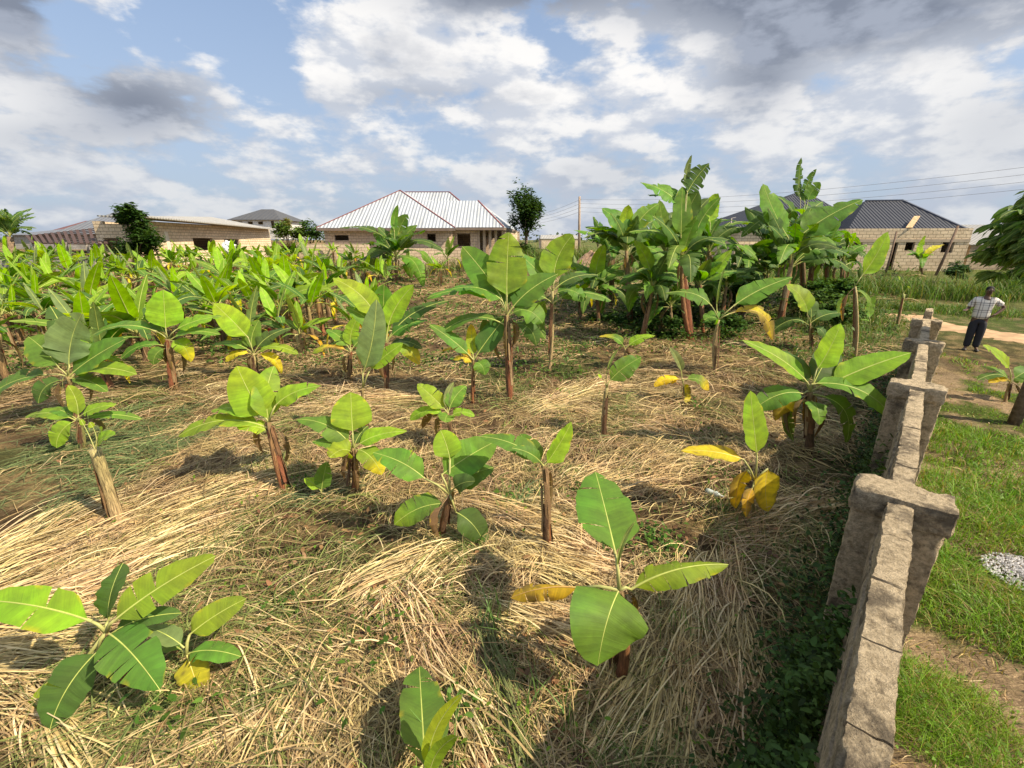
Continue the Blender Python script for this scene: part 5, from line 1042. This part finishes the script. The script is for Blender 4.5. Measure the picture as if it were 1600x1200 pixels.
# ------------------------------------------------------------------ trees
def tree(name, label, base, top_r, crown, seed, leafsize, n, colr, trunk_r, lean=(0, 0), asp=.55, droop=.3, group=None, cat='tree', zbase=None):
    """crown: list of (centre, radius vector) clumps in the world"""
    r_ = np.random.default_rng(seed); B = Vector(base); root = thing(name, B, label, cat, group); rs2 = random.Random(seed)
    mb = MB(); topc = sum((Vector(c[0]) for c in crown), Vector())/len(crown)
    fork = B.lerp(Vector((topc.x, topc.y, topc.z)), .45)
    mb.tube([B-Vector((0, 0, .2)), B.lerp(fork, .5)+Vector((lean[0], lean[1], 0)), fork, topc], [trunk_r*1.2, trunk_r, trunk_r*.8, trunk_r*.3], 9, (.17, .125, .085), rough=.15)
    for c, rad in crown:
        c = Vector(c); mb.tube([fork, fork.lerp(c, .5)+Vector((rs2.uniform(-.1, .1), rs2.uniform(-.1, .1), .1)), c], [trunk_r*.45, trunk_r*.3, trunk_r*.12], 6, (.16, .12, .08))
    mb.obj('trunk', M_bark, root)
    ps = []; per = n//len(crown)
    for c, rad in crown:
        v = r_.normal(0, 1, (per, 3)); v /= np.linalg.norm(v, axis=1, keepdims=True); v *= (r_.uniform(0, 1, per)**.45)[:, None]*np.array(rad)
        tw = r_.integers(0, max(4, per//14), per); tc_ = r_.normal(0, .55, (per//14+5, 3))*np.array(rad)*.7; v = np.where((r_.random(per) < .6)[:, None], tc_[tw]+r_.normal(0, .11, (per, 3))*np.array(rad), v)
        p = v+np.array(c); ps.append(leaflets(p[:, 0], p[:, 1], p[:, 2], leafsize*r_.uniform(.6, 1.3, per), np.array(colr)*r_.uniform(.55, 1.5, per)[:, None], droop, asp))
    V, Q, Cl = merge(ps); V = V-np.array(B); o = link('crown', bigmesh('crown', V, Q, Cl, mats=[M_foliage]), root); return root
def clumps(px, py, rx, ry, Y, n, seed, rr=.45, dep=1.0):
    rs2 = random.Random(seed); out = []; s_ = depth(P(px, py, Y))/F
    for i in range(n):
        a = rs2.uniform(0, 6.28); k = rs2.uniform(.15, .8)
        c = P(px+rx*k*math.cos(a), py+ry*k*math.sin(a), Y+rs2.uniform(-.7, .7)*rx*s_*dep); q = rs2.uniform(.75, 1.2)*rr
        out.append((tuple(c), (rx*s_*q, rx*s_*q, ry*s_*q)))
    return out
g = gnd(826, 402); cr = clumps(825, 332, 31, 34, 44, 11, 3, .5); b = P(822, 398, 44); tree('broadleaf_tree', 'dark round topped broadleaf tree right of the white roofed house', (b.x, b.y, tz(b.x, b.y)), 0, cr, 3, .32, 5200, (.035, .075, .018), .16)
b = P(212, 405, 31.5); cr = clumps(202, 340, 22, 18, 31.5, 6, 5, .6)+clumps(214, 375, 34, 28, 31.5, 10, 6, .55); tree('mango_tree', 'dense dark bushy tree growing against the block barn', (b.x, b.y, tz(b.x, b.y)), 0, cr, 5, .26, 6500, (.045, .10, .02), .12)
# shrubs and hedge trees on the horizon
def shrub(label, px, py, rx, ry, Y, seed, n, ls, colr, cat='bush', name='shrub', group='shrubs along the far edge'):
    b = P(px, py+ry, Y); cr = clumps(px, py, rx, ry, Y, 6, seed, .55); return tree(name, label, (b.x, b.y, tz(b.x, b.y)), 0, cr, seed, ls, n, colr, .06, group=group, cat=cat)
shrub('bright green shrub behind the far end of the barn', 450, 362, 22, 16, 46, 11, 1500, .3, (.10, .17, .03))
shrub('tall green shrub left of the white roofed house', 482, 360, 22, 16, 47, 12, 1500, .3, (.06, .12, .025))
shrub('pale flowering shrub tree beside the two storey house', 446, 353, 10, 9, 60, 13, 900, .35, (.16, .17, .05))
shrub('dark bush at the foot of the round topped tree', 812, 385, 26, 16, 43, 14, 1300, .3, (.04, .08, .02))
shrub('brownish bush before the end of the block wall', 440, 392, 34, 12, 38, 15, 1300, .25, (.12, .11, .045))
shrub('dark bush beside the right corner of the block building', 1497, 420, 20, 13, 27, 16, 1300, .2, (.035, .08, .02))
shrub('green bush in front of the grey roofed house at the right edge', 1585, 440, 30, 22, 24, 17, 2000, .22, (.05, .10, .02))
shrub('small dark bush right of the utility pole', 935, 372, 14, 8, 60, 18, 700, .3, (.05, .09, .025))
shrub('tree clump on the horizon beyond the grove', 1165, 358, 40, 12, 75, 19, 900, .5, (.06, .09, .03))
shrub('leafy bush under the tall plantains of the grove', 1045, 480, 75, 40, 16, 20, 4200, .18, (.04, .085, .02))
shrub('leafy bush at the foot of the red stemmed plantain', 1265, 470, 50, 22, 17, 21, 2000, .17, (.05, .10, .02))
shrub('tall leafy bush right of the red stemmed plantain', 1300, 448, 34, 22, 18.5, 51, 2200, .18, (.05, .105, .02))
shrub('low leafy bush between the grove and the red stemmed plantain', 1160, 462, 52, 36, 17, 52, 2600, .18, (.045, .095, .02))
shrub('leafy bush at the right foot of the tall clump', 1320, 492, 30, 24, 15, 53, 2200, .15, (.06, .12, .025))
shrub('leafy bush low at the left foot of the grove', 945, 500, 34, 18, 16.5, 54, 1600, .16, (.045, .10, .02))
shrub('low dark bush between the red stems at the front of the grove', 1030, 512, 44, 16, 14.2, 55, 1800, .13, (.045, .095, .02))
shrub('low weedy bush at the right foot of the grove front', 1130, 508, 40, 18, 14.4, 56, 1800, .13, (.05, .11, .022))
for i, (x0, lab) in enumerate(((-20, 'far left'), (300, 'above the barn roof'), (880, 'behind the utility pole'), (1560, 'behind the right edge'))):
    shrub('low far tree on the horizon ' + lab, x0, 374, 34, 7, 150, 30+i, 500, .9, (.06, .09, .04), 'tree', 'distant_tree', 'far trees on the horizon')
# distant tree line, one mass
n = 9000; X_ = rng.uniform(-230, 250, n); Y_ = 175+rng.uniform(-8, 8, n); hgt = 2.4+3.2*fbm(X_, Y_*0, .06, 3); z_ = terrain(X_, Y_)*0+2.6+rng.uniform(-1.5, 1, n)*hgt*.8
stuff('far_tree_line', [leaflets(X_, Y_, z_, rng.uniform(.8, 1.6, n), np.array((.07, .10, .06))*rng.uniform(.6, 1.3, n)[:, None], .6, .8)], M_foliage, 'low green tree line along the far horizon', 'trees')

# oil palm far left
b = P(14, 402, 30); bz = tz(b.x, b.y); pr = thing('oil_palm', Vector((b.x, b.y, bz)), 'small oil palm with arching fronds at the far left edge', 'palm')
tp = P(16, 370, 30); mb = MB(); mb.tube([(b.x, b.y, bz-.1), tp], [.22, .16], 9, (.2, .14, .09), rough=.2); mb.obj('trunk', M_bark, pr)
for k in range(15):
    a = k*2.4; e = random.uniform(.0, 1.35); L_ = random.uniform(1.7, 2.3); T = tp+Vector((math.cos(a)*math.cos(e), math.sin(a)*math.cos(e), math.sin(e)))*L_
    mb = MB(); leaf_geom(mb, tp, T, .55, 'd', arch=.18, pf=.1, tears=22, droop=.9, fold=.5, rp=.018, nt=22, rip=.02); mb.obj('frond', LM, pr)
# right edge tree with fingered leaves
b = gnd(1584, 662); tree_root = thing('fingered_leaf_tree', b, 'tree with drooping fingered leaves leaning in at the right edge', 'tree')
cc0 = P(1690, 362, b.y+.1)
mb = MB(); mb.tube([b-Vector((0, 0, .1)), b.lerp(cc0, .35)+Vector((.05, 0, 0)), b.lerp(cc0, .7), cc0], [.09, .075, .065, .05], 10, (.15, .11, .085), rough=.12); mb.obj('trunk', M_bark, tree_root)
leafs = MB(); stalks = MB()
for k in range(520):
    a = random.uniform(0, 6.28); e = random.uniform(-.55, 1.0); L_ = random.uniform(.2, .85)**.7; hub = cc0+Vector((math.cos(a)*math.cos(e)*L_*1.0, math.sin(a)*math.cos(e)*L_, math.sin(e)*L_*1.05+random.uniform(-.25, .1)))
    stalks.tube([cc0+Vector((0, 0, random.uniform(-.5, .3))), cc0.lerp(hub, .6)+Vector((0, 0, .08)), hub], [.012, .008, .006], 5, (.17, .17, .06))
    hd = Vector((math.cos(a), math.sin(a), 0)); nf = random.randint(6, 8)
    for q_ in range(nf):
        fa = (q_/(nf-1)-.5)*3.6; dv = Matrix.Rotation(fa, 3, 'Z') @ hd; T = hub+dv*random.uniform(.2, .32)+Vector((0, 0, -random.uniform(.05, .22)))
        leaf_geom(leafs, hub, T, .085, random.choice('gdd'), arch=.12, pf=.05, rp=.003, nt=4, rip=.02, fold=.25)
stalks.obj('leaf_stalks', M_petiole, tree_root); leafs.obj('crown', LM, tree_root)

# earth mound by the pole
g = gnd(925, 418); mb = MB(); V = []; nr, na_ = 9, 20
for i in range(nr):
    for j in range(na_):
        a = 6.283*j/na_; r_ = 1.5*i/(nr-1); hh = .95*math.cos(min(1, r_/1.5)*1.57)**1.3*(1+.25*math.sin(3*a)+.15*math.sin(5*a+1)); X_ = g.x+r_*math.cos(a)*1.1; Y_ = g.y+r_*math.sin(a); V.append((X_, Y_, tz(X_, Y_)+hh+random.uniform(-.05, .05)-.05))
mb.add(V, [(i*na_+j, i*na_+(j+1) % na_, (i+1)*na_+(j+1) % na_, (i+1)*na_+j) for i in range(nr-1) for j in range(na_)], None, (.36, .24, .16)); tag(mb.obj('earth_mound', colmat('bare earth', .95, 6, .3, .05, .1), None), kind='structure')

# litter in the field: crumpled clear bottle, scrap of blue plastic, red tin, white sack
g = gnd(1118, 776); bt = thing('plastic_bottle', g+Vector((0, 0, .05)), 'crumpled clear plastic bottle lying on the straw near the yellow leaf', 'bottle')
m_pet, t_, b_ = mat('dusty clear plastic'); b_.inputs['Base Color'].default_value = (.55, .62, .62, 1); b_.inputs['Roughness'].default_value = .25; b_.inputs['Alpha'].default_value = .75
a = P(1103, 767, g.y+.05); c = P(1128, 784, g.y-.08); a.z = g.z+.06; c.z = g.z+.05; mb = MB(); pr_ = [.028, .034, .034, .030, .035, .034, .028, .014, .013]
mb.tube([a.lerp(c, i/8) for i in range(9)], pr_, 10, (.6, .66, .66), rough=.25); mb.obj('bottle', m_pet, bt); mb = MB(); mb.tube([c, c+(c-a).normalized()*.015], [.015, .015], 8, (.75, .75, .75)); mb.obj('cap', M_plain, bt)
def crumple(name, label, cat, p, s_, colr, m):
    me = bpy.data.meshes.new(name); bm = bmesh.new(); bmesh.ops.create_icosphere(bm, subdivisions=3, radius=1)
    for v in bm.verts: q_ = v.co*2.2; v.co = Vector((v.co.x*s_[0], v.co.y*s_[1], v.co.z*s_[2]))*(1+.35*mnoise.noise(q_)+.18*mnoise.noise(q_*3))
    bm.to_mesh(me); bm.free(); ca = me.color_attributes.new('Col', 'FLOAT_COLOR', 'POINT')
    for d_ in ca.data: d_.color = (*colr, 1)
    me.materials.append(m); o = link(name, me); o.location = p; return tag(o, label, cat)
g = gnd(438, 545); crumple('plastic_bag', 'scrap of blue plastic caught among the banana leaves, left of centre', 'plastic bag', P(438, 500, g.y), (.11, .08, .10), (.03, .04, .30), M_plain)
can = thing('drink_can', P(420, 518, g.y), 'red drink can with a white band caught among the banana leaves', 'can', None); cp = can.location
mb = MB(); mb.tube([cp+Vector((-.05, 0, -.07)), cp+Vector((-.05, 0, -.065)), cp+Vector((.04, 0, .06)), cp+Vector((.045, 0, .065))], [.045, .06, .06, .045], 12, (.42, .03, .03)); mb.obj('body', M_plain, can)
mb = MB(); mb.tube([cp+Vector((-.012, 0, -.012)), cp+Vector((.012, 0, .022))], [.0625, .0625], 12, (.8, .8, .8), cap=False); mb.obj('band', M_plain, can)
g = gnd(357, 398); crumple('white_sack', 'crumpled white sack lying before the barn wall', 'sack', P(357, 386, 33)+Vector((0, 0, .0)), (.45, .3, .42), (.78, .78, .76), M_plain)
g = gnd(1480, 412); 

# ------------------------------------------------------------------ the man on the grass
pb = gnd(1515, 547); man = thing('person', pb, 'person in a white and dark checked short sleeved shirt and dark trousers on the grass', 'person')
man.rotation_euler = (0, 0, R(-38)); man.scale = (1.04,)*3
def skinned(name, verts, edges, m, parent, root=0, sub=2):
    me = bpy.data.meshes.new(name); me.from_pydata([v[0] for v in verts], edges, []); o = link(name, me, parent)
    o.modifiers.new('skin', 'SKIN'); ls = o.data.skin_vertices[0].data
    for i, v in enumerate(verts): r_ = v[1]; ls[i].radius = r_ if hasattr(r_, '__len__') else (r_, r_); ls[i].use_root = (i == root)
    s_ = o.modifiers.new('sub', 'SUBSURF'); s_.levels = s_.render_levels = sub; o.data.materials.append(m)
    me.polygons.foreach_set('use_smooth', [True]*len(me.polygons)); o.modifiers['skin'].use_smooth_shade = True; return o
m_skin, t_, b_ = mat('dark brown skin'); b_.inputs['Base Color'].default_value = (.10, .052, .034, 1); b_.inputs['Roughness'].default_value = .45
m_hair, t_, b_ = mat('black hair'); b_.inputs['Base Color'].default_value = (.008, .007, .007, 1); b_.inputs['Roughness'].default_value = .85
m_trs, t_, b_ = mat('dark trousers'); b_.inputs['Base Color'].default_value = (.018, .019, .026, 1); b_.inputs['Roughness'].default_value = .85
m_shirt, t_, b_ = mat('checked shirt'); tcn = t_.new('ShaderNodeTexCoord'); sp = t_.new('ShaderNodeSeparateXYZ'); t_.l.new(tcn.outputs['Object'], sp.inputs[0])
def stripe(c, p, wd, off=0):
    f = t_.math('FRACT', t_.math('ADD', t_.math('DIVIDE', c, p), off)); return t_.math('LESS_THAN', f, wd)
sx = t_.math('MAXIMUM', stripe(sp.outputs[0], .17, .11, .56), stripe(sp.outputs[0], .17, .07, .20)); sz = t_.math('MAXIMUM', stripe(sp.outputs[2], .19, .10, .2), stripe(sp.outputs[2], .19, .06, .45))
t_.l.new(t_.mix(t_.math('MULTIPLY', t_.math('ADD', sx, sz), .62, clamp=True), (.70, .66, .60), (.045, .03, .045)), b_.inputs['Base Color']); b_.inputs['Roughness'].default_value = .9
m_shoe, t_, b_ = mat('dark sandal'); b_.inputs['Base Color'].default_value = (.02, .016, .013, 1)
m_eye, t_, b_ = mat('eye white'); b_.inputs['Base Color'].default_value = (.22, .2, .18, 1)
bv = [((0, 0, .93), (.14, .10)), ((0, .0, 1.12), (.135, .10)), ((0, .01, 1.32), (.155, .105)), ((.0, .012, 1.43), (.075, .07)), ((.01, .0, 1.50), .052), ((.015, -.015, 1.565), (.066, .078)), ((.02, -.012, 1.63), (.076, .092)), ((.02, -.005, 1.69), (.062, .075)),
      ((-.095, 0, .86), (.085, .09)), ((-.09, -.015, .50), .06), ((-.092, .02, .10), .04), ((-.12, -.06, .045), (.038, .03)), ((-.125, -.15, .035), (.034, .022)),
      ((.095, 0, .86), (.085, .09)), ((.09, -.01, .50), .06), ((.092, .025, .10), .04), ((.115, -.055, .045), (.038, .03)), ((.125, -.14, .035), (.034, .022)),
      ((-.19, .01, 1.385), .055), ((-.275, .03, 1.13), .043), ((-.335, -.17, 1.10), .032), ((-.352, -.225, 1.105), (.034, .018)),
      ((.19, .01, 1.385), .055), ((.40, .07, 1.20), .043), ((.265, -.06, 1.03), .033), ((.225, -.095, 1.0), (.034, .018)), ((.02, -.115, 1.605), .012)]
be = [(0, 1), (1, 2), (2, 3), (3, 4), (4, 5), (5, 6), (6, 7), (0, 8), (8, 9), (9, 10), (10, 11), (11, 12), (0, 13), (13, 14), (14, 15), (15, 16), (16, 17), (2, 18), (18, 19), (19, 20), (20, 21), (2, 22), (22, 23), (23, 24), (24, 25), (6, 26)]
def fingers(hand, dirv, side):
    d_ = Vector(dirv).normalized(); s_ = Vector(side).normalized(); p = Vector(bv[hand][0])
    for k, (o, L_) in enumerate(((-.026, .075), (-.009, .085), (.009, .08), (.026, .062))):
        a = p+s_*o+d_*.028; i = len(bv); bv.append((tuple(a), .009)); bv.append((tuple(a+d_*L_*.55+Vector((0, 0, -.004))), .008)); bv.append((tuple(a+d_*L_+Vector((0, 0, -.022))), .007)); be.extend([(hand, i), (i, i+1), (i+1, i+2)])
    a = p-s_*.036-d_*.005; i = len(bv); bv.append((tuple(a), .011)); bv.append((tuple(a-s_*.012+d_*.045), .009)); be.extend([(hand, i), (i, i+1)])
fingers(21, (-.25, -.95, .05), (1, -.25, 0)); fingers(25, (-.75, -.5, -.35), (.3, -.4, .8))
skinned('body', bv, be, m_skin, man)
sv = [((0, 0, .84), (.20, .14)), ((0, 0, 1.0), (.195, .14)), ((0, .0, 1.15), (.188, .135)), ((0, .01, 1.31), (.195, .13)), ((0, .014, 1.42), (.085, .08)), ((-.185, .01, 1.385), .076), ((-.245, .022, 1.22), .078), ((-.262, .026, 1.17), .08), ((.185, .01, 1.385), .076), ((.30, .04, 1.285), .078), ((.345, .055, 1.25), .08)]
skinned('shirt', sv, [(0, 1), (1, 2), (2, 3), (3, 4), (3, 5), (5, 6), (6, 7), (3, 8), (8, 9), (9, 10)], m_shirt, man)
tv = [((0, 0, .95), (.150, .112)), ((0, 0, .88), (.155, .115)), ((-.09, 0, .80), (.115, .115)), ((-.09, -.012, .5), .098), ((-.09, .015, .22), .085), ((-.092, .02, .07), .082), ((.09, 0, .80), (.115, .115)), ((.09, -.008, .5), .098), ((.09, .02, .22), .085), ((.09, .022, .07), .082)]
skinned('trousers', tv, [(0, 1), (1, 2), (2, 3), (3, 4), (4, 5), (1, 6), (6, 7), (7, 8), (8, 9)], m_trs, man)
def ball(name, c, s_, m):
    me = bpy.data.meshes.new(name); bm = bmesh.new(); bmesh.ops.create_uvsphere(bm, u_segments=16, v_segments=10, radius=1)
    for v in bm.verts: v.co = Vector((c[0]+v.co.x*s_[0], c[1]+v.co.y*s_[1], c[2]+v.co.z*s_[2]))
    bm.to_mesh(me); bm.free(); me.polygons.foreach_set('use_smooth', [True]*len(me.polygons)); me.materials.append(m); return link(name, me, man)
ball('hair', (.02, .018, 1.672), (.083, .092, .072), m_hair)
for s_ in (-1, 1): ball('eye', (.02+s_*.030, -.098, 1.635), (.009, .006, .004), m_eye); ball('ear', (.02+s_*.079, .0, 1.615), (.012, .02, .03), m_skin); ball('shoe', (-.122 if s_ < 0 else .12, -.085, .025), (.05, .13, .03), m_shoe)
ball('mouth', (.02, -.098, 1.565), (.024, .01, .007), m_hair)
